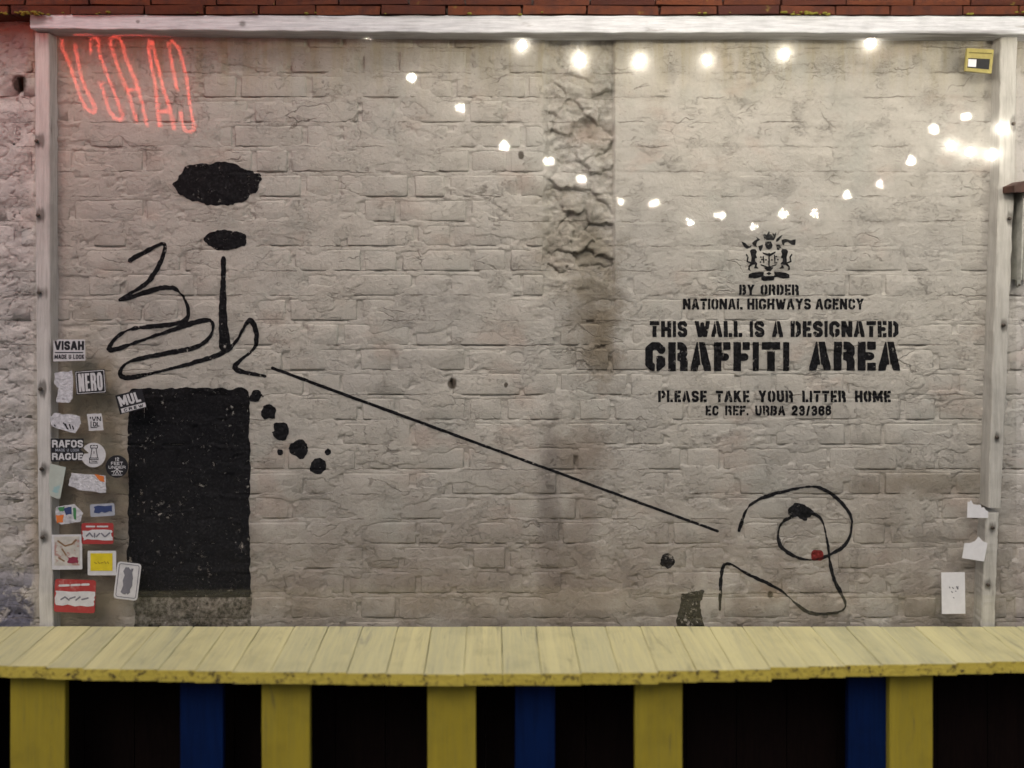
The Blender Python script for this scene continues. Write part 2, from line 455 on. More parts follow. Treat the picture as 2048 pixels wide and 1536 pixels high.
vis = []
for b in BR:
    x0, x1, y0, y1 = b
    area = (min(x1, 2048) - max(x0, 0)) * (min(y1, 1255) - max(y0, 60))
    vis.append((area if (x1 > 0 and x0 < 2048 and y0 < 1255) else 0, b))
vis.sort(key=lambda t: -t[0])
bv, bf = [], []                  # all bricks for projection
SV = MB()
for n, (area, (x0, x1, y0, y1)) in enumerate(vis):
    w, h = (x1 - x0) * S, (y1 - y0) * S
    c = P((x0 + x1) / 2, (y0 + y1) / 2)
    left = x0 < 70
    rough = 3.0 if left else 1.0
    proud = random.gauss(0, 0.0008) - (0.004 if left else 0)
    if x0 > 1228 and y1 < 520: proud -= 0.0008
    kind = ('s' if w > 0.17 else 'h') + ('r' if left else '')
    ref_w = 0.204 if w > 0.17 else 0.0975
    me, vs, fs = brick_mesh(kind, ref_w, 0.0648, rough, random.randrange(14))
    sx, sz = w / ref_w, h / 0.0648
    rz = random.gauss(0, 0.004); rx = random.gauss(0, 0.010)
    loc = Vector((c.x, -proud, c.z))
    from mathutils import Matrix
    mw = Matrix.Translation(loc) @ Matrix.Rotation(rx, 4, 'X') @ Matrix.Rotation(rz, 4, 'Z') @ Matrix.Diagonal((sx, 1, sz, 1))
    wv = [mw @ Vector(v) for v in vs]
    k = len(bv); bv += wv; bf += [tuple(i + k for i in f) for f in fs]
    if n < 300 and area > 0:
        o = bpy.data.objects.new('brick', me); COL.objects.link(o); o.parent = wall
        o.location = loc; o.rotation_euler = (rx, 0, rz); o.scale = (sx, 1, sz)
    else:
        SV.add(wv, fs)
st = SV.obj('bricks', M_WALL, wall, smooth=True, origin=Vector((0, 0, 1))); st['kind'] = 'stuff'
BVH = BVHTree.FromPolygons(bv, bf)

# the mortar and paint skin that fills the joints and creeps over the brick edges
STEP = 2.4
gx = np.arange(X0, X1 + STEP, STEP); gy = np.arange(Y0, Y1 + STEP, STEP)
GX, GY = np.meshgrid(gx, gy)
def skin_height(X, Y):
    wx = X + (fbm(X/60, Y/60, 3) - .5) * 8; wy = Y + (fbm(X/45, Y/45, 5) - .5) * 7
    ph = ((wy - J0) % PITCH); dv = np.minimum(ph, PITCH - ph)
    joint = 1 - sst(3.0, 8.0, dv)
    H = -3.2 + joint * (1.4 + 2.2 * fbm(X/50, Y/18, 8)) + (fbm(X/9, Y/7, 21) - .5) * 1.6
    grv = np.exp(-((ph - (PITCH - 2.6)) / 1.9) ** 2) * sst(.42, .6, fbm(X/55, Y/30, 95))
    H = H - 4.5 * grv
    # paint run over the brick faces
    s = fbm(X/70, Y/38, 31, 5) + 0.10 * fbm(X/400, Y/300, 77, 2)
    s = s + 0.055 * joint
    cov = sst(0.53, 0.60, s)
    H = H * (1 - cov) + cov * (0.6 + 5.0 * np.clip(s - 0.53, 0, 1) * (0.6 + 0.8 * fbm(X/14, Y/10, 41)) + (fbm(X/12, Y/9, 43, 4) - .5) * 1.6)
    # narrow wandering cracks
    cr = np.abs(fbm(X/75, Y/26, 55, 4) - 0.5)
    crm = (1 - sst(0.0, 0.010, cr)) * sst(0.50, 0.60, fbm(X/140, Y/90, 57, 2))
    H = H - 3.5 * crm
    # right-hand bay: smoother, thicker coat
    rm = sst(1228, 1232, X) * (1 - sst(460, 620, Y + 60 * fbm(X/90, Y/90, 61)))
    Hr = 1.3 + (fbm(X/80, Y/30, 63, 5) - .5) * 4.0 - joint * 1.6 * sst(.45, .6, fbm(X/120, Y/40, 66))
    H = H * (1 - 0.75 * rm) + 0.75 * rm * Hr
    # brown smooth strip on the left
    lm = (1 - sst(215, 265, X + 30 * (fbm(X/50, Y/50, 67) - .5))) * sst(85, 95, X) * sst(640, 760, Y)
    Hl = 1.8 + (fbm(X/90, Y/60, 68, 4) - .5) * 1.6
    H = H * (1 - lm) + lm * Hl
    # rough margin outside the frame
    mm = (1 - sst(64, 76, X)) + sst(2040, 2052, X)
    Hm = -2.5 + (fbm(X/40, Y/28, 71, 6) - .45) * 20 - 5 * (1 - sst(0, .022, np.abs(fbm(X/60, Y/34, 74, 5) - .5)))
    H = H * (1 - mm) + mm * Hm
    # broken strip
    wob = 14 * (fbm(X/30, Y/30, 81) - .5)
    right_in = (1 - sst(1226.5, 1229, X)); left_in = sst(1083, 1100, X + wob)
    bm = right_in * left_in * (1 - sst(545, 610, Y + 50 * fbm(X/40, Y/40, 83)))
    rock = np.full_like(X, 0.0); best = np.full_like(X, 1e9); sec = np.full_like(X, 1e9); lev = np.zeros_like(X)
    r2 = random.Random(5)
    xx = X + 26 * (fbm(X/22, Y/22, 85) - .5); yy = Y + 26 * (fbm(X/20, Y/20, 86) - .5)
    for _ in range(58):
        a, b_, l = r2.uniform(1080, 1235), r2.uniform(60, 620), r2.uniform(-1, 1)
        tx, ty = r2.uniform(-.12, .12), r2.uniform(-.18, .30)
        d = np.hypot(xx - a, (yy - b_) * 1.35)
        upd = d < best
        sec = np.where(upd, best, np.minimum(sec, d))
        lev = np.where(upd, l * 6 + (xx - a) * tx + (yy - b_) * ty, lev); best = np.where(upd, d, best)
    edge = 1 - sst(0, 7, sec - best)
    Hb = -15 + lev * 1.35 - edge * 5 + (fbm(X/16, Y/12, 87, 5) - .5) * 15 - 6 * sst(.5, .8, fbm(X/50, Y/50, 88))
    Hb = np.clip(Hb, -38, -0.5)
    H = H * (1 - bm) + bm * Hb
    # softer damage running on downwards at the right edge of the strip
    cx = 1205 + 20 * np.sin(Y / 60) + (Y - 600) * 0.10
    dm = np.exp(-((X - cx) / 26) ** 2) * sst(590, 620, Y) * (1 - sst(760, 830, Y)) * sst(.42, .6, fbm(X/25, Y/25, 91))
    H = H + dm * (-9 + (fbm(X/9, Y/8, 92) - .5) * 14)
    # drilled holes
    for (hx, hy, hr, hd) in ((907, 765, 6.5, 14), (1012, 770, 3.5, 8), (38, 168, 11, 24), (1042, 310, 4, 8), (1150, 925, 10, 12), (1165, 255, 15, 16)):
        H = H - hd * np.exp(-(((X - hx) / hr) ** 2 + ((Y - hy) / (hr*1.2)) ** 2) ** 2)
    return H * 0.001
HS = skin_height(GX, GY)
nx_, ny_ = len(gx), len(gy)
co = np.empty((ny_ * nx_, 3)); co[:, 0] = (CX + (GX - VX) * S).ravel(); co[:, 1] = (-HS).ravel(); co[:, 2] = (EYE + (VY - GY) * S).ravel()
idx = np.arange(ny_ * nx_).reshape(ny_, nx_)
quads = np.stack([idx[1:, :-1], idx[1:, 1:], idx[:-1, 1:], idx[:-1, :-1]], -1).reshape(-1, 4)
me = bpy.data.meshes.new('mortar')
me.vertices.add(len(co)); me.vertices.foreach_set('co', co.ravel())
me.loops.add(quads.size); me.loops.foreach_set('vertex_index', quads.ravel())
me.polygons.add(len(quads)); me.polygons.foreach_set('loop_start', np.arange(0, quads.size, 4)); me.polygons.foreach_set('loop_total', np.full(len(quads), 4))
me.polygons.foreach_set('use_smooth', np.ones(len(quads), bool))
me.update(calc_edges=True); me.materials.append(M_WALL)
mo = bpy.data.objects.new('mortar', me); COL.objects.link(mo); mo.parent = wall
# plain wall body behind, down to the ground
w_ = MB(); a = P(X0, Y1 - 4); b = P(X1, Y0)
w_.box((a.x, 0.040, 0), (b.x, 0.25, b.z)); w_.box((a.x, 0.012, 0.0), (b.x, 0.039, a.z - 0.001))
for sx0, sx1 in ((-6.0, a.x - 0.0005), (b.x + 0.0005, 6.0)):
    w_.box((sx0, 0.003, 0), (sx1, 0.25, b.z))
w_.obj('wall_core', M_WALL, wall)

def surf(px, py):
    """outermost wall height (metres proud) at photo pixel"""
    fx = (px - X0) / STEP; fy = (py - Y0) / STEP
    i = min(max(int(fx), 0), nx_ - 2); j = min(max(int(fy), 0), ny_ - 2)
    u, v = fx - i, fy - j
    h = (HS[j, i]*(1-u)+HS[j, i+1]*u)*(1-v) + (HS[j+1, i]*(1-u)+HS[j+1, i+1]*u)*v
    w = P(px, py)
    hit = BVH.ray_cast(Vector((w.x, -0.2, w.z)), Vector((0, 1, 0)), 0.25)
    if hit[0] is not None: h = max(h, -hit[0].y)
    return h

# ------------------------------------------------------------------ painted shapes: distance field -> marching squares
def seg_d(X, Y, x0, y0, x1, y1):
    dx, dy = x1 - x0, y1 - y0; L = dx*dx + dy*dy + 1e-9
    t = np.clip(((X - x0)*dx + (Y - y0)*dy) / L, 0, 1)
    return np.hypot(X - x0 - t*dx, Y - y0 - t*dy)
def poly_d(X, Y, pts):
    d = np.full_like(X, 1e9); ins = np.zeros(X.shape, bool)
    n = len(pts)
    for i in range(n):
        (x0, y0), (x1, y1) = pts[i], pts[(i+1) % n]
        d = np.minimum(d, seg_d(X, Y, x0, y0, x1, y1))
        if y0 != y1:
            c = ((y0 > Y) != (y1 > Y)) & (X < (x1-x0)*(Y-y0)/(y1-y0) + x0)
            ins ^= c
    return np.where(ins, -d, d)

def march(X, Y, F):
    """X, Y grids and field F (inside < 0) -> 2-D verts and faces"""
    ny, nx = F.shape; verts, faces, vid = [], [], {}
    def vat(key, x, y):
        if key not in vid: vid[key] = len(verts); verts.append((x, y))
        return vid[key]
    ins = F < 0
    cells = np.argwhere(ins[:-1, :-1] | ins[1:, :-1] | ins[:-1, 1:] | ins[1:, 1:])
    for j, i in cells:
        cs = [(j, i), (j, i+1), (j+1, i+1), (j+1, i)]
        poly = []
        for k in range(4):
            a, b = cs[k], cs[(k+1) % 4]
            fa, fb = F[a], F[b]
            if fa < 0: poly.append(vat((a, a), X[a], Y[a]))
            if (fa < 0) != (fb < 0):
                t = fa / (fa - fb)
                key = (min(a, b), max(a, b))
                poly.append(vat(key, X[a] + (X[b]-X[a])*t, Y[a] + (Y[b]-Y[a])*t))
        if len(poly) >= 3: faces.append(tuple(poly))
    return verts, faces

def paint(name, F_fn, bbox, step, mat, parent=None, label=None, lift=0.0013):
    x0, y0, x1, y1 = bbox
    X, Y = np.meshgrid(np.arange(x0, x1 + step, step), np.arange(y0, y1 + step, step))
    v, f = march(X, Y, F_fn(X, Y))
    vs = []
    for (x, y) in v:
        w = P(x, y); vs.append(Vector((w.x, -surf(x, y) - lift, w.z)))
    o = mesh_obj(name, vs, [q[::-1] for q in f], mat, parent or wall, smooth=True)
    if label: o['label'] = label
    return o

OCT = [(0.3,0),(0.7,0),(1,.16),(1,.84),(.7,1),(.3,1),(0,.84),(0,.16),(.3,0)]
GL = {
 'A': (1.0, [[(-.12,-.3),(.5,1.2)],[(.5,1.2),(1.12,-.3)],[(.22,.28),(.78,.28)]], 'a'),
 'B': (.95, [[(0,-.5),(0,1.5)],[(0,1),(.75,1),(.95,.88),(.95,.66),(.75,.52),(0,.52)],[(.75,.52),(1,.38),(1,.14),(.75,0),(0,0)]], 'l'),
 'C': (.92, [[(1,.78),(1,.84),(.7,1),(.3,1),(0,.84),(0,.16),(.3,0),(.7,0),(1,.16),(1,.22)]], ''),
 'D': (.95, [[(0,-.5),(0,1.5)],[(0,1),(.65,1),(1,.82),(1,.18),(.65,0),(0,0)]], 'l'),
 'E': (.82, [[(0,-.5),(0,1.5)],[(0,1),(1.3,1)],[(0,.5),(.85,.5)],[(0,0),(1.3,0)]], 'e'),
 'F': (.80, [[(0,-.5),(0,1.5)],[(0,1),(1.3,1)],[(0,.48),(.85,.48)]], 'e'),
 'G': (.98, [[(1,.80),(1,.84),(.7,1),(.3,1),(0,.84),(0,.16),(.3,0),(.7,0),(1,.16),(1,.36),(.8,.36)]], 'g'),
 'H': (.95, [[(0,-.5),(0,1.5)],[(1,-.5),(1,1.5)],[(0,.5),(1,.5)]], ''),
 'I': (.30, [[(.5,-.5),(.5,1.5)]], ''),
 'K': (1.0, [[(0,-.5),(0,1.5)],[(.1,.45),(1.05,1.3)],[(.35,.6),(1.1,-.3)]], ''),
 'L': (.78, [[(0,-.5),(0,1.5)],[(0,0),(1.3,0)]], 'e'),
 'M': (1.25, [[(0,-.5),(0,1.5)],[(1,-.5),(1,1.5)],[(0,1.1),(.5,.15),(1,1.1)]], ''),
 'N': (1.0, [[(0,-.5),(0,1.5)],[(1,-.5),(1,1.5)],[(0,1.15),(1,-.15)]], ''),
 'O': (.95, [OCT], 'm'),
 'P': (.92, [[(0,-.5),(0,1.5)],[(0,1),(.75,1),(1,.85),(1,.58),(.75,.43),(0,.43)]], 'l'),
 'R': (.95, [[(0,-.5),(0,1.5)],[(0,1),(.75,1),(.98,.86),(.98,.64),(.75,.50),(0,.50)],[(.55,.50),(.9,.40),(1,.25),(1,-.4)]], 'l'),
 'S': (.90, [[(1,.85),(.78,1),(.22,1),(0,.88),(0,.68),(.2,.55),(.8,.45),(1,.32),(1,.12),(.78,0),(.22,0),(0,.15)]], ''),
 'T': (.90, [[(-.5,1),(1.5,1)],[(.5,-.5),(.5,1)]], 't'),
 'U': (.92, [[(0,1.5),(0,.16),(.3,0),(.7,0),(1,.16),(1,1.5)]], ''),
 'V': (1.0, [[(-.12,1.3),(.5,-.2)],[(.5,-.2),(1.12,1.3)]], ''),
 'W': (1.35, [[(-.06,1.3),(.27,-.2)],[(.27,-.2),(.5,.9)],[(.5,.9),(.73,-.2)],[(.73,-.2),(1.06,1.3)]], ''),
 'Y': (.98, [[(-.15,1.3),(.5,.45)],[(1.15,1.3),(.5,.45)],[(.5,.45),(.5,-.5)]], ''),
 '1': (.45, [[(.7,-.5),(.7,1.5)],[(.7,1),(0,.78)]], ''),
 '2': (.85, [[(0,.74),(0,.86),(.25,1),(.75,1),(1,.86),(1,.64),(0,.12),(0,0),(1.3,0)]], ''),
 '3': (.85, [[(0,.80),(.1,.94),(.3,1),(.75,1),(.97,.86),(.97,.66),(.7,.52),(.35,.52)],[(.7,.52),(1,.38),(1,.14),(.75,0),(.25,0),(0,.18)]], ''),
 '6': (.88, [[(1,.8),(.9,.94),(.7,1),(.3,1),(0,.84),(0,.16),(.3,0),(.7,0),(1,.16),(1,.42),(.72,.56),(.1,.54)]], ''),
 '8': (.88, [[(.3,.52),(.05,.66),(.05,.86),(.3,1),(.7,1),(.95,.86),(.95,.66),(.7,.52),(.3,.52),(0,.38),(0,.14),(.3,0),(.7,0),(1,.14),(1,.38),(.7,.52)]], ''),
 '/': (.60, [[(-.1,-.3),(1.1,1.3)]], ''),
 '.': (.30, [[(.5,0),(.5,0.02)]], ''),
 '*': (.40, [[(.5,.55),(.5,.95)],[(.1,.75),(.9,.75)]], ''),
}
def text_field(X, Y, text, x0, x1, yt, yb, t, stencil=True, gap=0.10, space=0.55, cut=0.07):
    """Y grows downwards (photo pixels). text fitted in x0..x1, yt..yb; t = stroke / height"""
    h = yb - yt
    ws = [space if ch == ' ' else GL[ch][0] for ch in text]
    tot = sum(ws) + gap * (len(text) - 1)
    k = (x1 - x0) / tot
    F = np.full_like(X, 1e9); cx = x0; th = t * h
    for ch, w in zip(text, ws):
        wid = w * k
        if ch != ' ':
            _, pls, mode = GL[ch]
            ix0, iw = cx + th/2, max(wid - th, 0.001)
            iy0, ih = yb - th/2, h - th
            m = (X > cx - 2) & (X < cx + wid + 2)
            cols = np.where(m.any(axis=0))[0]
            if len(cols):
                sl = slice(cols[0], cols[-1] + 1)
                x_, y_ = X[:, sl], Y[:, sl]
                f = np.full_like(x_, 1e9)
                for pl in pls:
                    for (a, b) in zip(pl[:-1], pl[1:]):
                        f = np.minimum(f, seg_d(x_, y_, ix0 + a[0]*iw, iy0 - a[1]*ih, ix0 + b[0]*iw, iy0 - b[1]*ih) - th/2)
                f = np.maximum(f, np.maximum(yt - y_, y_ - yb))
                f = np.maximum(f, np.maximum(cx - x_, x_ - cx - wid))
                if stencil and mode:
                    c = cut * h / 2; g_ = None
                    if mode == 'm': g_ = np.abs(x_ - (cx + wid * .5)) - c
                    elif mode == 'l': g_ = np.abs(x_ - (cx + th + c)) - c
                    elif mode == 'e': g_ = np.maximum(np.abs(x_ - (cx + th + c)) - c, (h*.22) - np.abs(y_ - (yt+yb)/2))
                    elif mode == 'g': g_ = np.maximum(np.abs(x_ - (cx + wid * .52)) - c, (yt+yb)/2 - y_)
                    elif mode == 't': g_ = np.abs(y_ - (yt + th + c)) - c
                    elif mode == 'a':
                        lx = cx + wid * .5 + (y_ - yt) / h * wid * .18 - th * .32
                        g_ = np.abs(x_ - lx) - c * .8
                    if g_ is not None: f = np.maximum(f, -g_)
                F[:, sl] = np.minimum(F[:, sl], f)
        cx += wid + gap * k
    return F

def stencil_line(text, x0, x1, yt, yb, t, label, skew=0, mat=None, **kw):
    def fn(X, Y):
        wob = (fbm(X/5, Y/5, 11, 2) - .5) * 0.9
        return text_field(X, Y, text, x0, x1, yt, yb, t, **kw) + wob
    return paint('stencil_lettering', fn, (x0 - 3, yt - 3, x1 + 3, yb + 3), 0.9, mat or M_BLACK, label=label)
stencil_line('BY ORDER', 1478, 1597, 569, 590, .24, 'small black stencilled words BY ORDER', gap=.15, cut=.07)
stencil_line('NATIONAL HIGHWAYS AGENCY', 1366, 1727, 597, 619, .225, 'black stencilled line NATIONAL HIGHWAYS AGENCY', gap=.14, cut=.06, space=.35)
stencil_line('THIS WALL IS A DESIGNATED', 1299, 1796, 642, 674, .25, 'black stencilled line THIS WALL IS A DESIGNATED', gap=.14, space=.42, cut=.055)
stencil_line('GRAFFITI', 1290, 1578, 684, 742, .265, 'large black stencilled word GRAFFITI', gap=.14, cut=.05)
stencil_line('AREA', 1618, 1800, 683, 741, .275, 'large black stencilled word AREA', gap=.12, cut=.05)
stencil_line('PLEASE TAKE YOUR LITTER HOME', 1316, 1781, 781, 804, .235, 'black stencilled line PLEASE TAKE YOUR LITTER HOME', gap=.17, space=.8, cut=.065)
stencil_line('EC REF. URBA 23/366', 1411, 1663, 811, 831, .225, 'small black stencilled reference EC REF. URBA 23/366', gap=.16, space=.6, cut=.06)

# heraldic crest over the notice (polygons in an 8.085x enlargement of the photo)
def crest(X, Y):
    u, v = (X - 1440) * 8.085, (Y - 440) * 8.085
    W = [] 
    W.append(poly_d(u, v, [(680,190),(700,240),(725,215),(740,245),(765,215),(790,170),(805,225),(840,240),(850,205),(875,235),(905,185),(900,260),(870,325),(715,325)]))
    W.append(poly_d(u, v, [(735,350),(820,345),(845,400),(835,455),(790,480),(745,455),(722,400)]))
    W.append(poly_d(u, v, [(345,345),(410,370),(440,410),(480,425),(510,400),(505,440),(440,465),(385,430)]))
    W.append(poly_d(u, v, [(580,270),(650,320),(600,350),(585,400),(600,440),(540,410),(515,370),(560,330),(600,310)]))
    W.append(poly_d(u, v, [(1225,310),(1215,405),(1150,400),(1090,350),(1040,370),(1030,420),(1000,380),(990,320),(1060,305),(1140,325)]))
    W.append(poly_d(u, v, [(1010,235),(980,300),(930,350),(900,350),(905,310),(940,280)]))
    W.append(poly_d(u, v, [(615,420),(690,395),(690,440),(655,510),(630,480)]))
    W.append(poly_d(u, v, [(900,395),(965,400),(985,440),(950,490),(920,480)]))
    W.append(poly_d(u, v, [(680,520),(790,550),(895,505),(890,535),(800,590),(690,545)]))
    W.append(seg_d(u, v, 788, 540, 788, 745) - 11)
    for (x, y) in ((740,645),(835,645),(655,600),(672,640),(650,680),(905,590),(930,640),(910,690)):
        W.append(np.abs(u - x) + np.abs(v - y) - 17)
    for (a, b, c, d) in ((695,590,705,690),(875,570,885,690),(660,725,780,765),(780,765,900,725)):
        W.append(seg_d(u, v, a, b, c, d) - 9)
    W.append(poly_d(u, v, [(705,765),(860,765),(820,820),(750,820)]))
    for sgn in (1, -1):
        fx = lambda x: 788 + sgn * (x - 788)
        W.append(poly_d(u, v, [(fx(480),500),(fx(510),470),(fx(570),470),(fx(595),510),(fx(575),560),(fx(600),610),(fx(565),620),(fx(570),670),(fx(600),700),(fx(590),750),(fx(620),785),(fx(545),780),(fx(565),720),(fx(520),725),(fx(480),760),(fx(480),800),(fx(500),830),(fx(450),800),(fx(455),745),(fx(500),690),(fx(505),600)]))
        for (a, b, c, d) in ((425,560,450,600),(450,600,435,670),(435,670,490,690)):
            W.append(seg_d(u, v, fx(a), b, fx(c), d) - 11)
        W.append(poly_d(u, v, [(fx(455),935),(fx(460),880),(fx(520),850),(fx(620),840),(fx(705),838),(fx(700),895),(fx(740),915),(fx(740),935),(fx(660),920),(fx(560),945)]))
    W.append(poly_d(u, v, [(660,925),(740,905),(870,905),(880,930),(860,975),(700,985),(665,965)]))
    W.append(poly_d(u, v, [(740,865),(788,835),(830,865),(788,890)]))
    F = W[0]
    for w in W[1:]: F = np.minimum(F, w)
    return F / 8.085 + (fbm(X/4, Y/4, 13, 2) - .5) * 0.7
cr_o = paint('stencil_crest', crest, (1478, 455, 1598, 566), 0.75, M_BLACK, label='black stencilled crest with crown, shield and two beasts')

# plain abstract spray-painted shapes standing where the photo's figures stand
def blob(name, fns, bbox, step=2.2, mat=None, edge=2.0, label=None):
    def fn(X, Y):
        F = fns(X, Y)
        return F + (fbm(X/9, Y/9, 17, 4) - .5) * edge * 3
    return paint(name, fn, bbox, step, mat or M_BLACK, label=label)
rr = lambda X, Y, x0, y0, x1, y1, r: np.hypot(np.maximum(np.abs(X-(x0+x1)/2)-(x1-x0)/2+r, 0), np.maximum(np.abs(Y-(y0+y1)/2)-(y1-y0)/2+r, 0)) - r
def dashes(lst, w):
    def f(X, Y):
        F = np.full_like(X, 1e9)
        for (a, b, c, d) in lst: F = np.minimum(F, seg_d(X, Y, a, b, c, d) - w)
        return F
    return f
def ragged(fns, amp=10, sc=16, seed=0):
    def f(X, Y):
        return fns(X, Y) + (fbm(X/sc, Y/sc, 100 + seed, 4) - .5) * amp * 2
    return f
def strokes(lst):
    """brush strokes (x0, y0, x1, y1, half-width at start, half-width at end)"""
    def f(X, Y):
        F = np.full_like(X, 1e9)
        for (x0, y0, x1, y1, w0, w1) in lst:
            dx, dy = x1 - x0, y1 - y0; L = dx*dx + dy*dy
            t = np.clip(((X-x0)*dx + (Y-y0)*dy) / L, 0, 1)
            F = np.minimum(F, np.hypot(X-x0-t*dx, Y-y0-t*dy) - (w0 + (w1-w0)*t))
        return F
    return f
M_FADE = mat_stencil('half_scrubbed_black_paint', (0.014, 0.013, 0.013), 0.26, 0.80)
def curve_strokes(pts, w, taper=1.0):
    """smooth closed-form path through points -> list of tapered strokes"""
    out = []; n = len(pts); fine = []
    for i in range(n - 1):
        p0, p1, p2, p3 = pts[max(i-1, 0)], pts[i], pts[i+1], pts[min(i+2, n-1)]
        for k in range(6):
            t = k / 6
            fine.append(tuple(0.5*((2*p1[j]) + (-p0[j]+p2[j])*t + (2*p0[j]-5*p1[j]+4*p2[j]-p3[j])*t*t + (-p0[j]+3*p1[j]-3*p2[j]+p3[j])*t**3) for j in (0, 1)))
    fine.append(pts[-1]); m = len(fine) - 1
    for i in range(m):
        wa = w * (0.45 + 0.55*abs(math.sin(i*0.31 + pts[0][0]))); wb = w * (0.45 + 0.55*abs(math.sin((i+1)*0.31 + pts[0][0])))
        out.append((fine[i][0], fine[i][1], fine[i+1][0], fine[i+1][1], wa, wb))
    return out
blob('painted_patch', ragged(lambda X, Y: (np.hypot((X-436)/86, (Y-368)/42) - 1) * 42, 7, 22, 1), (330, 305, 545, 430), label='ragged black sprayed oval patch, uppermost')
blob('painted_patch', ragged(lambda X, Y: (np.hypot((X-452)/42, (Y-480)/20) - 1) * 20, 4, 12, 2), (395, 445, 510, 515), edge=1.2)
blob('painted_scribble', ragged(strokes(curve_strokes([(262,520),(330,488),(300,560),(240,600),(345,575),(372,640),(255,660),(222,700),(320,668),(420,640),(402,690),(262,722),(250,755),(350,735),(455,700),(500,640),(512,690),(470,735),(530,752)], 5.0)), 1.8, 10, 4),
     (205, 470, 550, 775), step=1.5, edge=.6, label='looping black spray scribble over the large black mass')
blob('painted_drip', ragged(strokes([(447,515,446,610,4,7), (446,610,450,690,7,11)]), 2, 20, 3), (428, 500, 474, 712), edge=.8, step=1.6)
blob('painted_mass', ragged(lambda X, Y: rr(X, Y, 256, 776, 500, 1205, 10), 5, 20, 6), (238, 755, 522, 1192), step=2.6, edge=1.0, label='tall solid black sprayed mass')
blob('painted_mass', ragged(lambda X, Y: rr(X, Y, 268, 1150, 504, 1270, 3), 5, 18, 7), (250, 1185, 520, 1262), step=2.6, mat=M_FADE, edge=1.0, label='scrubbed lower end of the black sprayed mass')
def sp_(lst, **k):
    return lambda X, Y: np.minimum.reduce([np.hypot(X-x, Y-y) - r for x, y, r in lst])
blob('painted_spots', ragged(sp_([(512,792,12),(538,824,15),(562,862,17),(598,898,19),(636,932,16),(560,905,6),(655,905,7)]), 5, 10, 8), (485, 765, 680, 965), step=1.8, edge=1.2, label='run of ragged black spray spots falling to the right')
blob('painted_line', lambda X, Y: seg_d(X, Y, 545, 736, 1435, 1062) - np.where(X < 960, 3.1, 2.7), (540, 730, 1440, 1068), step=1.6, edge=0.45, label='long thin black diagonal line across the wall')
blob('painted_scribble', ragged(strokes(curve_strokes([(1478,1060),(1500,1010),(1560,985),(1640,975),(1700,1030),(1690,1090),(1620,1120),(1560,1090),(1570,1040),(1640,1035),(1665,1150),(1690,1215),(1620,1225),(1560,1180),(1500,1150),(1448,1130),(1440,1220)], 3.6)), 1.5, 8, 9),
     (1420, 955, 1730, 1250), step=1.5, mat=M_BLACK, edge=.6, label='open looping black spray scribble low on the right')
blob('painted_patch', ragged(strokes([(1590,1022,1612,1026,13,13)]), 6, 12, 10), (1560, 990, 1645, 1060), step=1.8, edge=1.2)
blob('painted_spot', lambda X, Y: rr(X, Y, 1622, 1100, 1647, 1121, 7), (1615, 1092, 1655, 1130), mat=M_REDP, edge=0.8, step=1.5, label='small dull red sprayed spot')
blob('painted_spot', ragged(lambda X, Y: np.hypot(X - 1335, Y - 1120) - 15, 5, 10, 12), (1305, 1090, 1365, 1150), mat=M_BLACK2, edge=1.4)
blob('painted_patch', ragged(lambda X, Y: poly_d(X, Y, [(1362,1188),(1410,1180),(1400,1215),(1412,1262),(1352,1262)]), 5, 14, 13), (1340, 1168, 1424, 1262), mat=M_BLACK2, edge=1.6)

# ------------------------------------------------------------------ red brick coping above
cop = empty('brick_coping', P(1024, 30, -0.02), 'projecting courses of bare red brick tiles running along the top of the painted wall', 'coping')
def rbox(c0, c1, jit=0.002, mat=M_RED, parent=cop, name='brick', smooth=False):
    mb = MB().box(c0, c1)
    mb.v = [v + Vector((random.uniform(-jit, jit), random.uniform(-jit, jit), random.uniform(-jit, jit))) for v in mb.v]
    return mb.obj(name, mat, parent)
def course(py0, py1, yf, wmin, wmax, xa=-110, xb=2150, gap=4):
    x = xa + random.uniform(0, 40)
    while x < xb:
        w = random.uniform(wmin, wmax)
        a, b = P(x, py1, yf), P(min(x + w - gap, xb), py0, yf)
        rbox((a.x, yf + random.uniform(-.004, .004), a.z), (b.x, 0.1, b.z))
        x += w
course(-2, 9, -0.050, 110, 150)
course(11.5, 28, -0.085, 108, 152)
course(24 + 6, 38, -0.030, 90, 130, xb=66)
for k in range(5):
    course(-2 - 50*(k+1) + 6, -2 - 50*k - 3, -0.02, 140, 148)
mb = MB(); a, b = P(-110, 33, -0.015), P(2150, -260, -0.015); mb.box((-6.0, -0.012, a.z), (6.0, 0.24, b.z))
mb.obj('mortar', M_MORTAR, cop)
mo_ = MB()
MOSS = simple('yellow_green_moss', (0.20, 0.18, 0.035), 0.95, 0.1, sc=90, bump=0.004)
r3 = random.Random(3)
for _ in range(70):
    px = r3.choice([r3.uniform(-20, 110), r3.uniform(-20, 80), r3.uniform(-20, 2080), r3.uniform(1560, 1660)]); c = P(px, r3.uniform(24, 30), -0.088)
    r = r3.uniform(.003, .008)
    mo_.lathe(c, [(r*.3, -r*.4), (r, -r*.1), (r*.8, r*.3), (r*.2, r*.5)], 7)
m_ = mo_.obj('moss', MOSS, cop, smooth=True); m_['kind'] = 'stuff'

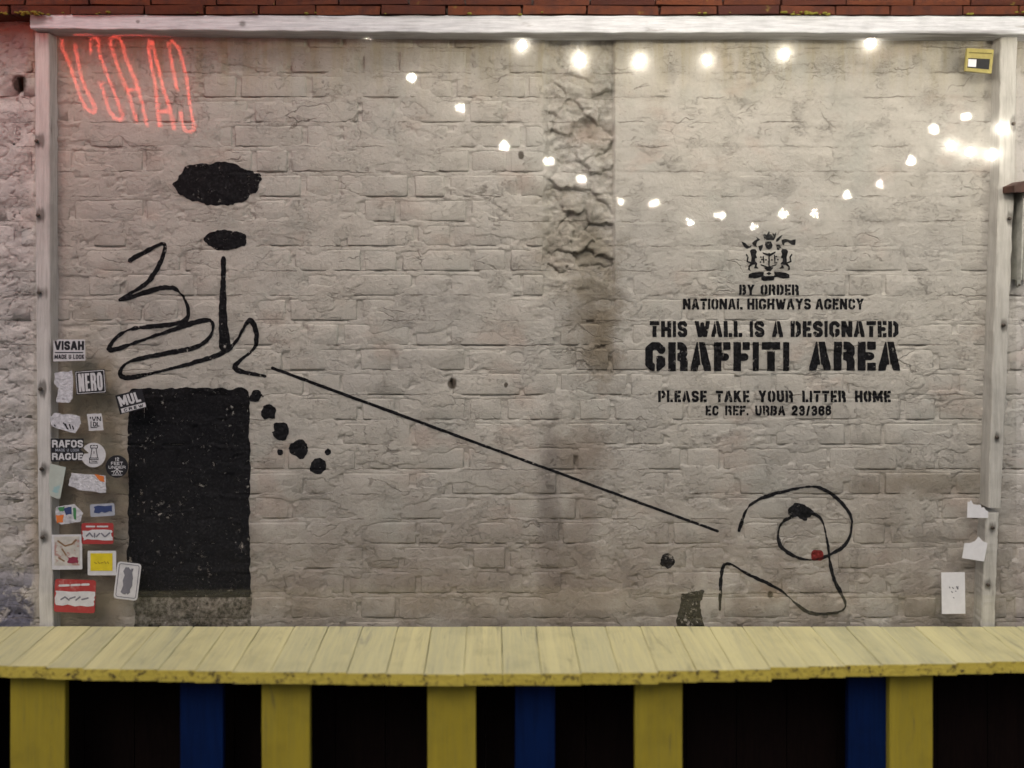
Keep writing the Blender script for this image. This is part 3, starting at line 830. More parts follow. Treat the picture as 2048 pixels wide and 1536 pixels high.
# ------------------------------------------------------------------ timber frame and clear sheet
FY = -0.045      # stile front plane
frame = empty('display_frame', P(1024, 1255, -0.03), 'white painted timber frame holding a clear acrylic sheet over the painted wall', 'frame')
SPL = [(72,282),(75,430),(77,585),(80,778),(82,938),(84,1075)]; SPR = [(2028,247),(2020,437),(2008,650),(1995,875),(1986,1056),(1977,1170)]
M_STL = mat_wood('white_painted_stile_timber', (0.68,0.665,0.66), (0.52,0.505,0.50), 2, spots=[(x+5, y, 10, 14, FY) for x, y in SPL], amount=.25)
M_STR = mat_wood('white_painted_stile_timber_right', (0.60,0.585,0.56), (0.47,0.455,0.43), 2, spots=[(x, y, 8, 13, FY) for x, y in SPR], amount=.2)
M_RAIL = mat_wood('white_painted_rail_timber', (0.62,0.63,0.65), (0.42,0.43,0.45), 0, spots=[(276,44,5,4,-.08),(485,48,8,6,-.08),(70,40,26,12,-.08),(1940,66,120,5,-.08)], amount=.35)

def beam(name, path, mat, parent, yb, yf, axis='v', n=40, jit=0.0012, seed=1):
    """path: list of (t, a, b): along-pixel t, side pixels a..b at the front plane"""
    r = random.Random(seed); ts = [p[0] for p in path]
    vs, fs = [], []
    for i in range(n + 1):
        t = ts[0] + (ts[-1] - ts[0]) * i / n
        a = np.interp(t, ts, [p[1] for p in path]); b = np.interp(t, ts, [p[2] for p in path])
        if axis == 'v': A, B = P(a, t, yf), P(b, t, yf)
        else: A, B = P(t, a, yf), P(t, b, yf)
        ch = 0.0025
        d = Vector((1, 0, 0)) if axis == 'v' else Vector((0, 0, -1))
        ja, jb, jc = (r.uniform(-jit, jit) for _ in range(3))
        ring = [Vector((A.x, yb, A.z)), Vector((A.x, yf + ch, A.z)) + d*ja, A + d*(ch+ja) + Vector((0, jc*.4, 0)), B - d*(ch+jb) + Vector((0, jc*.4, 0)), Vector((B.x, yf + ch, B.z)) - d*jb, Vector((B.x, yb, B.z))]
        vs += ring
    for i in range(n):
        for k in range(6):
            fs.append((i*6+k, i*6+(k+1) % 6, (i+1)*6+(k+1) % 6, (i+1)*6+k))
    fs += [tuple(range(6))[::-1], tuple(range(n*6, n*6+6))]
    return mesh_obj(name, vs, fs, mat, parent)
beam('side_stile', [(66, 69, 98), (300, 70, 99), (780, 73, 101), (1300, 79, 106)], M_STL, frame, 0.010, FY, seed=2)
beam('side_stile', [(72, 2002, 2036), (350, 1998, 2030), (600, 1990, 2020), (1016, 1977, 2002)], M_STR, frame, 0.010, FY, seed=3, jit=.002)
beam('lower_side_stile', [(1026, 1973, 1998), (1300, 1960, 1988)], M_STR, frame, 0.010, FY + .003, seed=4)
beam('top_rail', [(60, 28, 57), (500, 31, 62), (1024, 31, 66), (1500, 31, 65), (2150, 32, 69)], M_RAIL, frame, 0.005, -0.080, axis='h', n=70, seed=5, jit=.0015)
for (x, y) in SPL + SPR:
    c = P(x, y, FY - 0.0075)
    sc_ = MB().lathe(c, [(0.0050, -0.004), (0.0052, 0.0), (0.0040, 0.0020), (0.0015, 0.0025)], 14, axis='y')
    sc_.box((c.x - .004, c.y - .0036, c.z - .0007), (c.x + .004, c.y - .0031, c.z + .0007))
    sc_.obj('screw', M_SCREW, frame, smooth=False)
PY_ = FY - 0.0055      # front face of the sheet
a, b = P(67, 1275, PY_), P(2033, 58, PY_)
MB().box((a.x, PY_, a.z), (b.x, PY_ + 0.004, b.z)).obj('acrylic_sheet', M_PERSPEX, frame)
M_FILLER = simple('cream_edge_bead', (0.46, 0.43, 0.36), 0.7)

# ------------------------------------------------------------------ stickers and papers on the sheet
def flat(name, col, rough=0.55, var=0.10, col2=None, sc=60, bump=0.0, thr=(0.5, 0.6)):
    t = NT(name); p = t.pos()
    c = t.mix(t.ramp(t.noise(p, sc, 4, .6), 0.35, 0.7), tuple(v*(1-var) for v in col), tuple(min(1, v*(1+var*.4)) for v in col))
    if col2: c = t.mix(t.ramp(t.noise(p, sc*.8, 4, .65), *thr), c, col2)
    return t.end(t.bsdf(c, rough, 0.4, t.bump(t.noise(p, 160, 4), bump) if bump else None))
W_ = flat('white_vinyl', (0.55, 0.55, 0.57), col2=(0.44,0.44,0.45), thr=(.6,.8)); K_ = flat('black_vinyl', (0.014, 0.014, 0.018)); 
TORN = flat('crumpled_paper_residue', (0.56, 0.56, 0.60), 0.8, 0.2, (0.33,0.33,0.36), 90, 0.004, (.5,.75))
PAPER = flat('white_paper', (0.66, 0.66, 0.68), 0.8, 0.05)
REDV = flat('red_vinyl', (0.34, 0.04, 0.04), col2=(0.42,0.16,0.15), thr=(.55,.75)); YEL = flat('yellow_vinyl', (0.62, 0.50, 0.02)); PALE = flat('faded_green_white_paper', (0.42,0.46,0.42), 0.8, .1, (0.25,0.40,0.42), 25, 0, (.56,.66))
GREYV = flat('grey_vinyl', (0.34,0.36,0.42)); MULTI = flat('printed_multicolour_paper', (0.5,0.48,0.44), .6, .2, (0.36,0.22,0.2), 45, 0, (.52,.58)); BLU = flat('blue_ink', (0.035,0.055,0.15)); ORG = flat('orange_ink', (0.62,0.17,0.04)); GRN = flat('green_ink', (0.06,0.22,0.09)); MAR = flat('maroon_ink', (0.22,0.03,0.06)); GREYI = flat('grey_ink', (0.16,0.16,0.19)); LILAC = flat('lilac_ink', (0.38,0.34,0.5))

def to_local(pts, c, ang):
    ca, sa = math.cos(ang), math.sin(ang)
    return [((x)*ca + (y)*sa + c[0], -(x)*sa + (y)*ca + c[1]) for x, y in pts]
SY = PY_ - 0.0006
def plate(name, pts, mat, parent, depth=0.0, thick=0.0005, curl=None):
    """pts in photo pixels (polygon), a thin real sheet at the acrylic face"""
    y1 = SY - depth; y0 = y1 - thick; n = len(pts)
    vs = [P(x, y, y1) for x, y in pts]
    vs = [Vector((v.x, y1, v.z)) for v in vs] + [Vector((v.x, y0, v.z)) for v in vs]
    area = sum(pts[i][0]*pts[(i+1) % n][1] - pts[(i+1) % n][0]*pts[i][1] for i in range(n))
    top = tuple(range(n, 2*n)); bot = tuple(range(n))
    if area > 0: top, bot = top[::-1], bot
    else: bot = bot[::-1]
    fs = [top, bot] + [(i, (i+1) % n, n + (i+1) % n, n + i) for i in range(n)]
    return mesh_obj(name, vs, fs, mat, parent)
def rectpts(c, w, h, ang=0, rnd=0, bow=0):
    if rnd:
        pts = []
        for (sx, sy, a0) in ((1,-1,-90),(1,1,0),(-1,1,90),(-1,-1,180)):
            for k in range(4):
                a = math.radians(a0 + 30*k); pts.append((sx*(w/2-rnd)+rnd*math.cos(a), sy*(h/2-rnd)+rnd*math.sin(a)))
    else: pts = [(-w/2,-h/2),(w/2,-h/2),(w/2,h/2),(-w/2,h/2)]
    return to_local(pts, c, ang)
def circ(c, r, n=36): return [(c[0]+r*math.cos(2*math.pi*k/n), c[1]+r*math.sin(2*math.pi*k/n)) for k in range(n)]
def torn(pts, amp=1.5, sub=6, seed=0):
    r = random.Random(seed); out = []
    for i in range(len(pts)):
        a, b = pts[i], pts[(i+1) % len(pts)]
        for k in range(sub):
            t = k/sub; out.append((a[0]+(b[0]-a[0])*t + r.uniform(-amp, amp), a[1]+(b[1]-a[1])*t + r.uniform(-amp, amp)))
    return out
def field_plate(name, fn, bbox, step, mat, parent, c=(0,0), ang=0, depth=0.0012, shear=0):
    """print built from a distance field in the sticker's own (unrotated, centred) pixel axes"""
    x0, y0, x1, y1 = bbox
    X, Y = np.meshgrid(np.arange(x0, x1+step, step), np.arange(y0, y1+step, step))
    v, f = march(X, Y, fn(X, Y))
    pts = to_local([(x + shear*y, y) for x, y in v], c, ang)
    vs = [Vector((P(x, y, SY-depth).x, SY-depth, P(x, y, SY-depth).z)) for x, y in pts]
    return mesh_obj(name, vs, [q[::-1] for q in f], mat, parent)
def stext(parent, text, c, ang, x0, x1, y0, y1, t, mat, step=0.5, depth=0.0012, shear=0, name='lettering', **kw):
    return field_plate(name, lambda X, Y: text_field(X, Y, text, x0, x1, y0, y1, t, stencil=False, **kw), (x0-1, y0-1, x1+1, y1+1), step, mat, parent, c, ang, depth, shear)
def sticker(name, c, label, cat='sticker'):
    return empty(name, P(c[0], c[1], SY), label, cat, 'stickers on the left edge of the clear sheet' if c[0] < 400 else None)

s = sticker('sticker', (138,701), 'white sticker reading VISAH MADE U LOOK, highest in the column')
plate('backing', [(107,680),(111,684),(115,679),(170,679),(171,721),(107,723)], W_, s)
stext(s, 'VISAH', (138,701), 0, -29, 30, -19, -1, .25, K_, gap=.10); stext(s, 'MADE U LOOK', (138,701), 0, -29, 31, 8, 17, .19, K_, gap=.16, space=.4)
field_plate('rule', lambda X, Y: rr(X, Y, -29, 3, 29, 5, .1), (-31, 1, 31, 7), 1, K_, s, (138,701))
s = sticker('torn_paper', (127,774), 'crumpled white paper remnant just left of the NERO sticker', 'paper scrap')
plate('backing', torn([(110,745),(145,742),(146,796),(138,806),(113,805),(116,775),(108,768)], 1.6, 4, 1), TORN, s)
s = sticker('sticker', (181,764), 'black rectangular sticker with tall white letters NERO')
plate('backing', rectpts((181,764), 60, 47, .07), K_, s)
field_plate('border', lambda X, Y: np.abs(rr(X, Y, -28, -21.5, 28, 21.5, 1)) - .6, (-30, -24, 30, 24), .7, W_, s, (181,764), .07)
stext(s, 'NERO', (181,764), .07, -24, 24, -18, 18, .125, W_, gap=.16, step=.4)
s = sticker('sticker', (264,802), 'tilted black and white sticker reading MUL CREW over the dark painted block')
plate('backing', rectpts((262,803), 55, 39, .26), K_, s)
stext(s, 'MUL', (262,803), .26, -23, 20, -16, 5, .21, W_, shear=.06, gap=.14)
plate('white_strip', rectpts((267,815.5), 50, 9, .26), W_, s, .0008)
stext(s, 'CREW', (267,815.5), .26, -20, 20, -3, 3.2, .26, K_, depth=.0018, gap=.5)
s = sticker('torn_paper', (130,844), 'wide torn white sticker remnant with black marks beside the small square sticker', 'paper scrap')
plate('backing', torn([(99,836),(108,826),(130,828),(160,832),(162,846),(152,862),(150,866),(103,852)], 1.5, 4, 2), TORN, s)
field_plate('ink_marks', dashes([(-3,2,6,14),(1,4,4,13),(9,5,11,13),(15,8,17,14),(-21,6,-20,8)], 1.2), (-24, -2, 22, 18), .6, K_, s, (130,844))
s = sticker('sticker', (190,844), 'small square white sticker with black letters VN DL')
plate('backing', torn([(174,828),(203,827),(207,860),(178,862)], .5, 4, 3), W_, s)
stext(s, '*VN', (190,844), 0, -11, 12, -11, -2, .2, K_, gap=.12); stext(s, 'DL', (190,844), 0, -4, 9, 0, 9, .2, K_, gap=.12)
field_plate('corner_line', dashes([(-8,-1,-8,11),(-8,11,4,11)], .8), (-11, -3, 8, 14), .6, K_, s, (190,844))
s = sticker('sticker', (135,900), 'black cut-out sticker with bold white letters RAFOS RAGUE')
plate('backing', [(102,877),(167,877),(168,893),(161,899),(168,905),(168,921),(102,923)], K_, s)
stext(s, 'RAFOS', (135,900), 0, -31, 31, -20, -5, .22, W_, gap=.13); stext(s, 'RAGUE', (135,900), 0, -31, 31, 6, 20, .22, W_, gap=.13)
stext(s, 'MADE U LOOK', (135,900), 0, -24, 24, -2.6, 3, .16, GREYV, gap=.2, step=.35)
s = sticker('sticker', (187,910), 'round white sticker with a small drawn rook, touching the RAFOS RAGUE sticker')
plate('backing', [p for k, p in enumerate(circ((187,910), 24.5, 40)) if not 19 <= k <= 23] [:19] + [(168,908),(178,906),(170,899)] + circ((187,910), 24.5, 40)[24:], W_, s, .0003)
field_plate('rook_drawing', dashes([(-7,-18,-7,-13),(7,-18,7,-13),(-7,-13,7,-13),(-7,-18,-4,-18),(-2,-18,2,-18),(4,-18,7,-18),(-4,-13,-7,6),(4,-13,7,6),(-9,7,9,7),(-9,10,9,10),(-9,7,-9,17),(-5,13,6,14),(-8,17,7,17),(0,-6,0,-2)], .75), (-12, -21, 12, 20), .5, K_, s, (188,909))
s = sticker('sticker', (234,933), 'round black sticker reading 12 FEET UNDER with white roots')
plate('backing', circ((234,933), 22.5), K_, s)
stext(s, '12', (234,933), 0, -4, 4, -18, -11.5, .2, W_, gap=.2, step=.4); stext(s, 'FEET', (234,933), 0, -12, 12, -9.5, -3.2, .2, W_, gap=.15, step=.4); stext(s, 'UNDER', (234,933), 0, -17, 17, -1.5, 4.5, .19, W_, gap=.15, step=.4)
field_plate('root_drawing', dashes([(0,3,0,9),(0,5,-5,9),(-5,9,-11,10),(-5,9,-7,14),(0,5,5,9),(5,9,11,10),(5,9,7,14),(0,9,-3,15),(0,9,3,15),(-10,17,10,17)], .7), (-14, 2, 14, 19), .5, W_, s, (234,933))
s = sticker('torn_paper', (115,963), 'faded pale green torn sticker overlapping the frame stile', 'paper scrap')
plate('backing', torn([(101,928),(131,934),(121,998),(100,992),(97,960)], 1, 3, 4), PALE, s)
s = sticker('torn_paper', (176,965), 'torn white sticker remnant with an orange corner', 'paper scrap')
plate('backing', torn([(143,945),(210,951),(213,986),(165,982),(137,970)], 1.2, 4, 5), TORN, s)
plate('orange_corner', torn([(188,948),(208,952),(209,964),(198,961)], 1, 3, 6), ORG, s, .0008)
s = sticker('sticker', (139,1028), 'ragged multicoloured sticker with blue, green and orange print')
plate('backing', torn([(113,1015),(150,1008),(167,1026),(160,1044),(125,1050),(111,1040)], 1.5, 3, 7), TORN, s)
plate('blue_print', torn([(128,1016),(142,1014),(144,1028),(132,1030)], 1, 3, 8), BLU, s, .0008)
plate('orange_print', torn([(112,1030),(127,1030),(126,1045),(114,1046)], 1, 3, 9), ORG, s, .0008)
plate('green_print', torn([(117,1015),(129,1013),(128,1022),(119,1023)], 1, 3, 10), GRN, s, .0008)
plate('green_print', torn([(146,1016),(152,1015),(153,1040),(148,1038)], .8, 3, 11), GRN, s, .0008)
s = sticker('sticker', (205,1020), 'small grey-blue rectangular sticker with dark blurred lettering')
plate('backing', rectpts((205,1020), 49, 25, .06, 3), GREYV, s)
plate('dark_print', torn(rectpts((207,1018), 36, 13, .06), 1.5, 5, 12), BLU, s, .0008)
s = sticker('sticker', (195,1067), 'red and white name-badge sticker above the yellow one')
plate('backing', rectpts((195,1067), 64, 42, 0, 4), REDV, s)
plate('white_field', torn(rectpts((195,1070), 58, 19, 0), 2, 6, 13), W_, s, .0008)
s = sticker('sticker', (134,1105), 'square pale picture sticker with faded brown drawing')
plate('backing', rectpts((134,1104), 61, 70, .01, 2), W_, s)
plate('picture', rectpts((134,1102), 50, 58, .01), MULTI, s, .0008)
plate('maroon_print', torn(rectpts((146,1120), 20, 12, 0), 1.5, 4, 14), MAR, s, .0016)
s = sticker('sticker', (204,1126), 'bright yellow sticker with a white border')
plate('backing', rectpts((204,1126), 57, 49, .0, 2), W_, s)
plate('yellow_field', rectpts((203,1124), 44, 35, .0), YEL, s, .0008)
field_plate('lettering', dashes([(-14,0,-10,2),(-7,-1,-4,2),(-1,1,3,0),(6,-2,9,2),(12,-1,14,2)], 1.1), (-17, -5, 17, 5), .7, flat('faint_olive_ink', (0.33,0.25,.02)), s, (203,1125), depth=.0018)
s = sticker('sticker', (255,1162), 'tilted pale rounded sticker with a grey vertical figure, lowest over the black block')
plate('backing', rectpts((255,1162), 48, 74, -.12, 6), W_, s)
plate('grey_print', torn(rectpts((255,1162), 17, 50, -.12), 2.5, 6, 15), GREYI, s, .0008)
s = sticker('sticker', (150,1192), 'large red sticker with a white band, lowest on the clear sheet')
plate('backing', rectpts((150,1192), 82, 66, -.04, 5), REDV, s)
plate('white_field', torn(rectpts((150,1197), 78, 28, -.04), 2, 6, 16), W_, s, .0008)
field_plate('lettering', dashes([(-28,2,-20,-3),(-20,-3,-12,3),(-10,0,0,-3),(2,3,10,-3),(14,2,26,-1)], 1.6), (-32, -7, 32, 7), .8, GREYI, s, (150,1197), depth=.0018)
# right-hand papers
s0 = [o for o in bpy.data.objects if o.get('label', '').startswith('red and white name-badge')][0]
field_plate('lettering', dashes([(-22,2,-16,-4),(-16,-4,-10,3),(-6,-3,-6,4),(-2,3,4,-3),(8,-3,14,3),(16,3,24,-4)], 1.5), (-28, -8, 28, 8), .8, GREYI, s0, (195,1070), depth=.0018)
field_plate('header_print', dashes([(-22,-14,-6,-14),(0,-14,20,-14)], 1.6), (-26, -18, 26, -10), .8, W_, s0, (195,1067), depth=.0012)
s0 = [o for o in bpy.data.objects if o.get('label', '').startswith('large red sticker')][0]
field_plate('header_print', dashes([(-30,-22,-12,-22),(-6,-22,10,-22),(15,-22,28,-22)], 2.2), (-36, -28, 36, -16), .9, W_, s0, (150,1192), .04, depth=.0012)
s0 = [o for o in bpy.data.objects if o.get('label', '').startswith('tilted pale rounded')][0]
field_plate('thin_border', lambda X, Y: np.abs(rr(X, Y, -20, -33, 20, 33, 4)) - .7, (-23, -36, 23, 36), .8, GREYI, s0, (255,1162), -.12, depth=.0012)
s0 = [o for o in bpy.data.objects if o.get('label', '').startswith('square pale picture')][0]
field_plate('brown_drawing', dashes([(-18,-20,-4,-10),(-4,-10,10,-14),(10,-14,18,-22),(-10,-4,-2,8),(-16,14,-6,20)], 1.6), (-24, -26, 24, 26), .9, flat('brown_ink', (0.22,0.13,0.07)), s0, (134,1102), depth=.0018)
s = sticker('torn_paper', (1955,1020), 'torn white paper corner stuck beside the splice in the right stile', 'paper scrap')
plate('backing', [(1934,1035),(1935,1003),(1939,1004),(1942,1000),(1946,1008),(1955,1010),(1961,1009),(1963,1016),(1968,1014),(1972,1021),(1976,1022),(1976,1036)], PAPER, s, .001)
s = sticker('torn_paper', (1950,1099), 'tilted torn white paper hanging left of the right stile', 'paper scrap')
plate('backing', [(1929,1086),(1940,1086),(1950,1082),(1957,1073),(1965,1082),(1975,1086),(1968,1123),(1924,1116)], PAPER, s, .001)
s = sticker('paper_note', (1906,1186), 'plain white paper note with tiny handwriting near the right stile', 'note')
plate('backing', rectpts((1906.5,1186), 47, 83, .015), PAPER, s, .001)
field_plate('handwriting', dashes([(-9,-12,-8,-10),(-3,-11,-1,-9),(5,-13,7,-8),(8,-13,8,-8),(-5,-3,-3,-1),(3,-4,4,-3),(-1,9,0,10)], 1.0), (-12, -16, 12, 14), .6, GREYI, s, (1908,1186), depth=.0022)

# yellow box top right
BY = flat('yellow_plastic_box', (0.34, 0.29, 0.09), 0.45, .15)
yb = empty('yellow_box', P(1959, 120, PY_), 'small yellow framed box with a dark window fixed at the upper right of the sheet', 'box')
def block(pts, mat, parent, name, y1, y0):
    n = len(pts); vs = [Vector((P(x, y, y0).x, y1, P(x, y, y0).z)) for x, y in pts] + [Vector((P(x, y, y0).x, y0, P(x, y, y0).z)) for x, y in pts]
    return mesh_obj(name, vs, [tuple(range(n, 2*n))[::-1], tuple(range(n))] + [(i, (i+1) % n, n+(i+1) % n, n+i) for i in range(n)], mat, parent)
B0 = PY_ - .0005; B1 = B0 - .009
block([(1935,96),(1988,99),(1983,147),(1931,142)], BY, yb, 'case', B0, B1)
block([(1937,116),(1980,118),(1978,139),(1935,135)], flat('smoked_window', (0.03,0.03,0.03), .25), yb, 'window', B1-.0002, B1-.001)
block([(1937,118),(1953,119),(1952,134),(1936,133)], PAPER, yb, 'white_card', B1-.0012, B1-.002)
for (q0, q1, q2, q3) in (((1938,104),(1984,106),(1984,108),(1938,106)),):
    block([q0, q1, q2, q3], flat('dark_olive_print', (0.12,0.10,0.02)), yb, 'lettering', B1-.0002, B1-.0008)

# ------------------------------------------------------------------ bracket at the right edge
bk = empty('wall_bracket', P(2045, 470, -0.03), 'tapering grey metal wall bracket under a brown timber end, cut by the right photo edge', 'bracket')
GAL = simple('weathered_grey_metal', (0.40, 0.40, 0.36), 0.5, 0.5, 0.2, .25, 30)
BRN = simple('dark_brown_stained_timber', (0.055, 0.022, 0.014), 0.6, 0.4, 0, .3, 30)
block([(2029,378),(2029,371),(2048,362),(2110,362),(2110,384),(2029,384)], BRN, bk, 'timber_end', -0.004, -0.10)
block([(2032,385),(2046,385),(2042,570),(2038,575),(2034,570)], GAL, bk, 'strap', -0.012, -0.022)
block([(2046,385),(2052,385),(2044,560),(2042,560)], GAL, bk, 'rib', -0.012, -0.06)
block([(2052,385),(2070,385),(2060,560),(2046,560)], GAL, bk, 'strap', -0.014, -0.024)
for (x, y) in ((2037,411), (2038.5,570)):
    MB().lathe(P(x, y, -0.0225), [(.0035, 0), (.003, .002), (.001, .0025)], 10, axis='y').obj('screw', M_SCREW, bk)

# ------------------------------------------------------------------ slatted counter
counter = empty('slatted_counter', P(1024, 1300, -0.2) * 1.0, 'yellow painted plank counter with yellow and blue slat front standing against the wall', 'counter')
counter.location = (0, -0.2, 0)
TOPZ = P(0, 1253, -0.056).z; HOR = (EYE - TOPZ) / S
M_TOP = mat_wood('pale_yellow_worn_plank_paint', (0.52,0.48,0.25), (0.44,0.415,0.24), 1, bare=(0.27,0.25,0.15), amount=.55)
M_TOP2 = mat_wood('pale_yellow_green_plank_paint', (0.49,0.46,0.25), (0.41,0.395,0.24), 1, bare=(0.28,0.27,0.19), amount=.6)
te = NT('chipped_yellow_end_grain'); tp = te.pos()
ec = te.mix(te.ramp(te.noise(tp, 45, 5, .75), .50, .64), (0.50,0.40,0.07), (0.07,0.05,0.025))
M_END = te.end(te.bsdf(ec, .7, .3, te.bump(te.noise(tp, 90, 4), .004)))
M_YEL = mat_wood('yellow_slat_paint', (0.34,0.265,0.028), (0.29,0.235,0.035), 2, bare=(0.13,0.11,0.05), amount=.32, spec=.25)
M_BLU = mat_wood('blue_slat_paint', (0.002,0.012,0.062), (0.002,0.009,0.045), 2, bare=(0.012,0.02,0.05), amount=.35, spec=.12)
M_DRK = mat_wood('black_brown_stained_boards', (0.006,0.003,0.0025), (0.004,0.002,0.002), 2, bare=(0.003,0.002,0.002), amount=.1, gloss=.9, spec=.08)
def front_y(X):
    px = np.interp(X, [-2.2, -1.5, -0.7, -0.15, 0.3, 0.9, 1.5, 2.2], [1322, 1330, 1345, 1349, 1346, 1331, 1321, 1316])
    return -D * (1 - HOR / (px - VY))
x = -2.15; k = 0
while x < 2.2:
    w = random.uniform(0.098, 0.104)
    fy = front_y(x + w/2) + random.uniform(-.003, .003); dz = random.uniform(-.0007, .0007); th = 0.030
    by = -0.056
    mb = MB(); n = 6; x1 = x + w - random.uniform(.0002, .0012); c = .0025
    z0, z1 = TOPZ + dz - th, TOPZ + dz
    prof = [(x, z0), (x, z1 - c), (x + c, z1), (x1 - c, z1), (x1, z1 - c), (x1, z0)]
    vs = []
    for j in range(n + 1):
        y = fy + (by - fy) * j / n
        vs += [Vector((px + random.uniform(-.0004, .0004), y, pz + random.uniform(-.0005, .0005))) for px, pz in prof]
    fs = []
    for j in range(n):
        for q in range(6): fs.append((j*6+q, j*6+(q+1) % 6, (j+1)*6+(q+1) % 6, (j+1)*6+q))
    mb.add(vs, fs); mb.add(vs[-6:], [(0,1,2,3,4,5)])
    pk = mb.obj('plank', M_TOP if random.random() < .55 else M_TOP2, counter)
    # painted, chipped end of the plank
    em = MB().add([Vector((p_[0], fy + random.uniform(-.001, .0005), p_[1])) for p_ in prof], [(5,4,3,2,1,0)])
    em.add([Vector((p_[0], fy + .001, p_[1])) for p_ in prof], [(0,1,2,3,4,5)])
    e = em.obj('end_grain', M_END, pk)
    x += w; k += 1
def slat(px0, px1, y, mat, th=.02, top=None, name='slat'):
    a, b = P(px0, 1450, y), P(px1, 1450, y)
    mb = MB(); c = .002; nz = 8; vs = []
    for j in range(nz + 1):
        z = 0.02 + (TOPZ - 0.036 - 0.02) * j / nz; q = random.uniform(-.0006, .0006)
        vs += [Vector(v) for v in ((a.x+q, y+th, z), (a.x+q, y+c, z), (a.x+c+q, y, z), (b.x-c+q, y, z), (b.x+q, y+c, z), (b.x+q, y+th, z))]
    fs = [(j*6+q, j*6+(q+1) % 6, (j+1)*6+(q+1) % 6, (j+1)*6+q) for j in range(nz) for q in range(6)]
    fs += [(0,1,2,3,4,5), tuple(range(nz*6, nz*6+6))[::-1]]
    mb.add(vs, fs); return mb.obj(name, mat, counter)
for (a, b) in ((20,130),(523,620),(855,952),(1270,1365),(1779,1866),(-330,-230),(2180,2270)):
    o = slat(a, b, front_y(P((a+b)/2, 0, -.3).x) + 0.045, M_YEL)
    o['label'] = 'yellow upright slat'
for (a, b) in ((360,446),(1030,1110),(1697,1778),(-120,-30),(2330,2410)):
    o = slat(a, b, front_y(P((a+b)/2, 0, -.3).x) + 0.075, M_BLU)
    o['label'] = 'blue upright slat'
xx = -2.1
while xx < 2.2:
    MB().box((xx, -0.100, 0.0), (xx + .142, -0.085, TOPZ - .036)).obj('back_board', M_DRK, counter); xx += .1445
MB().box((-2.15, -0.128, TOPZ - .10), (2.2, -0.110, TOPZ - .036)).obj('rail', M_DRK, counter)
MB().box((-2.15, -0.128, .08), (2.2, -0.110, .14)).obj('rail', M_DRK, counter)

# ------------------------------------------------------------------ dark yard building behind the viewer (unseen, added to cut sky reflection in the sheet)
ob = empty('unseen_yard_building', (0, -9.0, 0), 'unseen dark brick building across the yard, added to cut sky reflection in the sheet', 'building')
M_CABLE0 = simple('dark_painted_joinery', (0.02, 0.02, 0.022), 0.6)
M_OB = simple('dark_stock_brick', (0.045, 0.035, 0.03), 0.9, 0.2, var=.3, sc=12, bump=.01)
M_GL = simple('dark_window_glass', (0.01, 0.01, 0.012), 0.25, 0.5)
MB().box((-9, -9.4, 0), (9, -9.0, 5.2)).obj('wall', M_OB, ob)
MB().box((-9.1, -9.5, 5.2), (9.1, -8.9, 5.35)).obj('parapet', M_MORTAR, ob)
for wx in (-6.5, -3.2, 0.4, 3.6, 6.9):
    for wz in (0.9, 3.1):
        f_ = MB()
        for (a_, b_) in (((-.6, 0, 0), (-.52, .06, 1.3)), ((.52, 0, 0), (.6, .06, 1.3)), ((-.52, 0, 0), (.52, .06, .08)), ((-.52, 0, 1.22), (.52, .06, 1.3)), ((-.03, 0, .08), (.03, .05, 1.22))):
            f_.box((wx + a_[0], -8.99 + a_[1], wz + a_[2]), (wx + b_[0], -8.99 + b_[1], wz + b_[2]))
        fo = f_.obj('window', M_CABLE0, ob)
        MB().box((wx - .52, -8.985, wz + .08), (wx + .52, -8.975, wz + 1.22)).obj('pane', M_GL, fo)

# ------------------------------------------------------------------ festoon lights and neon (seen mirrored in the sheet)
M_BULB = mat_emit('warm_lit_bulb', (1.0, 0.91, 0.76), 640)
M_BULB2 = mat_emit('bright_lit_bulb', (1.0, 0.91, 0.76), 330)
M_NEON = mat_emit('red_neon_tube', (1.0, 0.09, 0.06), 22)
M_CABLE = simple('black_rubber_cable', (0.015, 0.015, 0.015), 0.6)
def mirror(px, py, b):
    """world point, b in front of the sheet, whose mirror image in the sheet shows at the photo pixel"""
    d = D + PY_; q = P(px, py, PY_); c = Vector((CX, -D, EYE)); k = 1 + b / d
    return Vector((c.x + (q.x - c.x) * k, PY_ - b, c.z + (q.z - c.z) * k))
def bulb_parts(c, r, mat, parent):
    b = MB().lathe(c, [(r*.25, -r*1.15), (r*.7, -r*.85), (r, -r*.2), (r*.95, r*.35), (r*.6, r*.95), (r*.4, r*1.3)], 12).obj('bulb', mat, parent, smooth=True)
    MB().lathe(c, [(r*.5, r*1.31), (r*.55, r*2.4), (r*.3, r*2.9)], 10).obj('socket', M_CABLE, b, smooth=True)
def festoon(pts, b, r, mat, label, slope=0.0):
    cs = [mirror(x, y, b + slope * i) for i, (x, y) in enumerate(pts)]
    root = empty('string_light', cs[0], label, 'string lights')
    tops = [c + Vector((0, 0, r*2.8)) for c in cs]
    path = []
    ext = [tops[0] + (tops[0] - tops[1]) * 3 + Vector((0, 0, .2))] + tops + [tops[-1] + (tops[-1] - tops[-2]) * 3 + Vector((0, 0, .2))]
    for p_, q_ in zip(ext[:-1], ext[1:]):
        for k in range(5):
            t = k / 5; path.append(p_.lerp(q_, t) - Vector((0, 0, .02 * math.sin(math.pi * t))))
    path.append(ext[-1])
    MB().tube(path, .003, 5).obj('cable', M_CABLE, root, smooth=True)
    for c in cs: bulb_parts(c, r * random.uniform(.82, 1.12), mat, root)
festoon([(735,76),(825,152),(922,213),(1008,288),(1100,321),(1160,356),(1240,404),(1308,404),(1378,444),(1443,432),(1508,452)], 2.75, .0068, M_BULB, 'long sagging string of small warm lit bulbs, left run seen mirrored in the sheet')
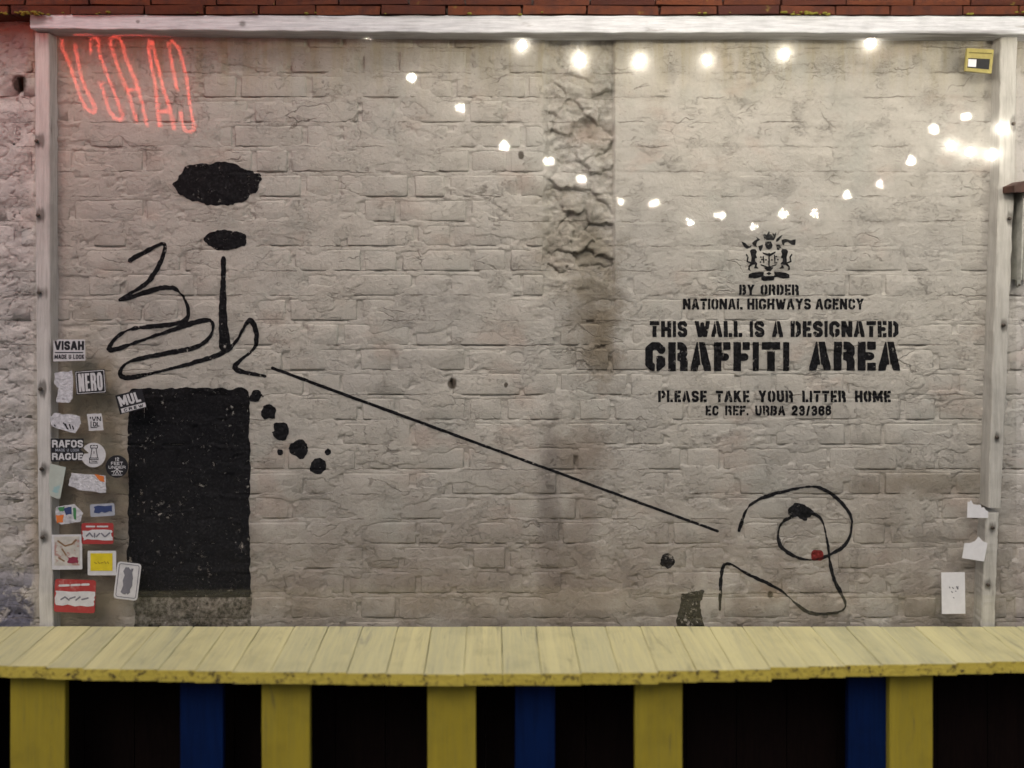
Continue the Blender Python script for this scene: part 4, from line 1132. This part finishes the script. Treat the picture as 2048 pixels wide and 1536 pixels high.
festoon([(1569,425),(1632,427),(1695,388),(1760,370),(1828,322),(1870,262),(1936,237)], 2.75, .0068, M_BULB, 'rising string of small warm lit bulbs, right run seen mirrored in the sheet')
festoon([(1045,90),(1158,120),(1280,124),(1415,120),(1567,107),(1742,85)], 0.66, .0150, M_BULB2, 'upper string of larger bright bulbs seen mirrored along the top of the sheet')
festoon([(1905,291),(1942,304),(1985,310),(2004,258)], 0.62, .0130, M_BULB2, 'tight cluster of bright bulbs seen mirrored at the right stile')

neon = empty('neon_sign', mirror(250, 160, .75), 'red neon tube lettering CARGO seen mirrored in the upper left of the sheet', 'neon sign')
NE = {
 'O': [[(352,235),(360,280),(400,370),(440,470),(480,580),(505,635),(545,655),(558,640),(540,590),(500,510),(470,410),(450,340),(432,265)]],
 'G': [[(535,320),(525,280),(530,235),(560,220),(580,235),(590,340),(620,430),(660,530),(695,620),(712,680),(700,700),(670,690),(635,650),(605,560),(578,480),(605,485)]],
 'R': [[(805,715),(775,640),(745,530),(700,420),(665,320),(648,245),(665,215),(695,220),(715,260),(740,350),(770,430),(800,510),(835,610),(865,735)],[(745,520),(800,512)]],
 'A': [[(935,740),(925,650),(905,500),(880,400),(865,300),(870,240),(885,245),(905,340),(930,440),(960,550),(990,660),(1018,755)],[(925,655),(990,655)]],
 'C': [[(1030,525),(1010,420),(990,330),(980,255),(1005,240),(1040,280),(1060,340),(1085,450),(1100,570),(1115,680),(1135,750),(1115,772),(1085,765),(1060,720),(1048,655)]],
 '-': [[(432,198),(540,195),(780,200),(850,205),(975,205)]]}
for ch, pls in NE.items():
    mb = MB()
    for pl in pls: mb.tube([mirror(x/2.926, y/2.926, .75) for x, y in pl], .0027, 6)
    mb.obj('letter_tube' if ch != '-' else 'bar_tube', M_NEON, neon, smooth=True)
a, b = mirror(105, 58, .73), mirror(400, 58, .73)
MB().box((a.x, a.y - .01, a.z + .04), (b.x, a.y + .01, a.z + .06)).obj('mounting_bar', M_CABLE, neon)
for q in (a, b): MB().tube([q + Vector((0, 0, .05)), q + Vector((0, 0, 1.2))], .004).obj('hanging_rod', M_CABLE, neon)
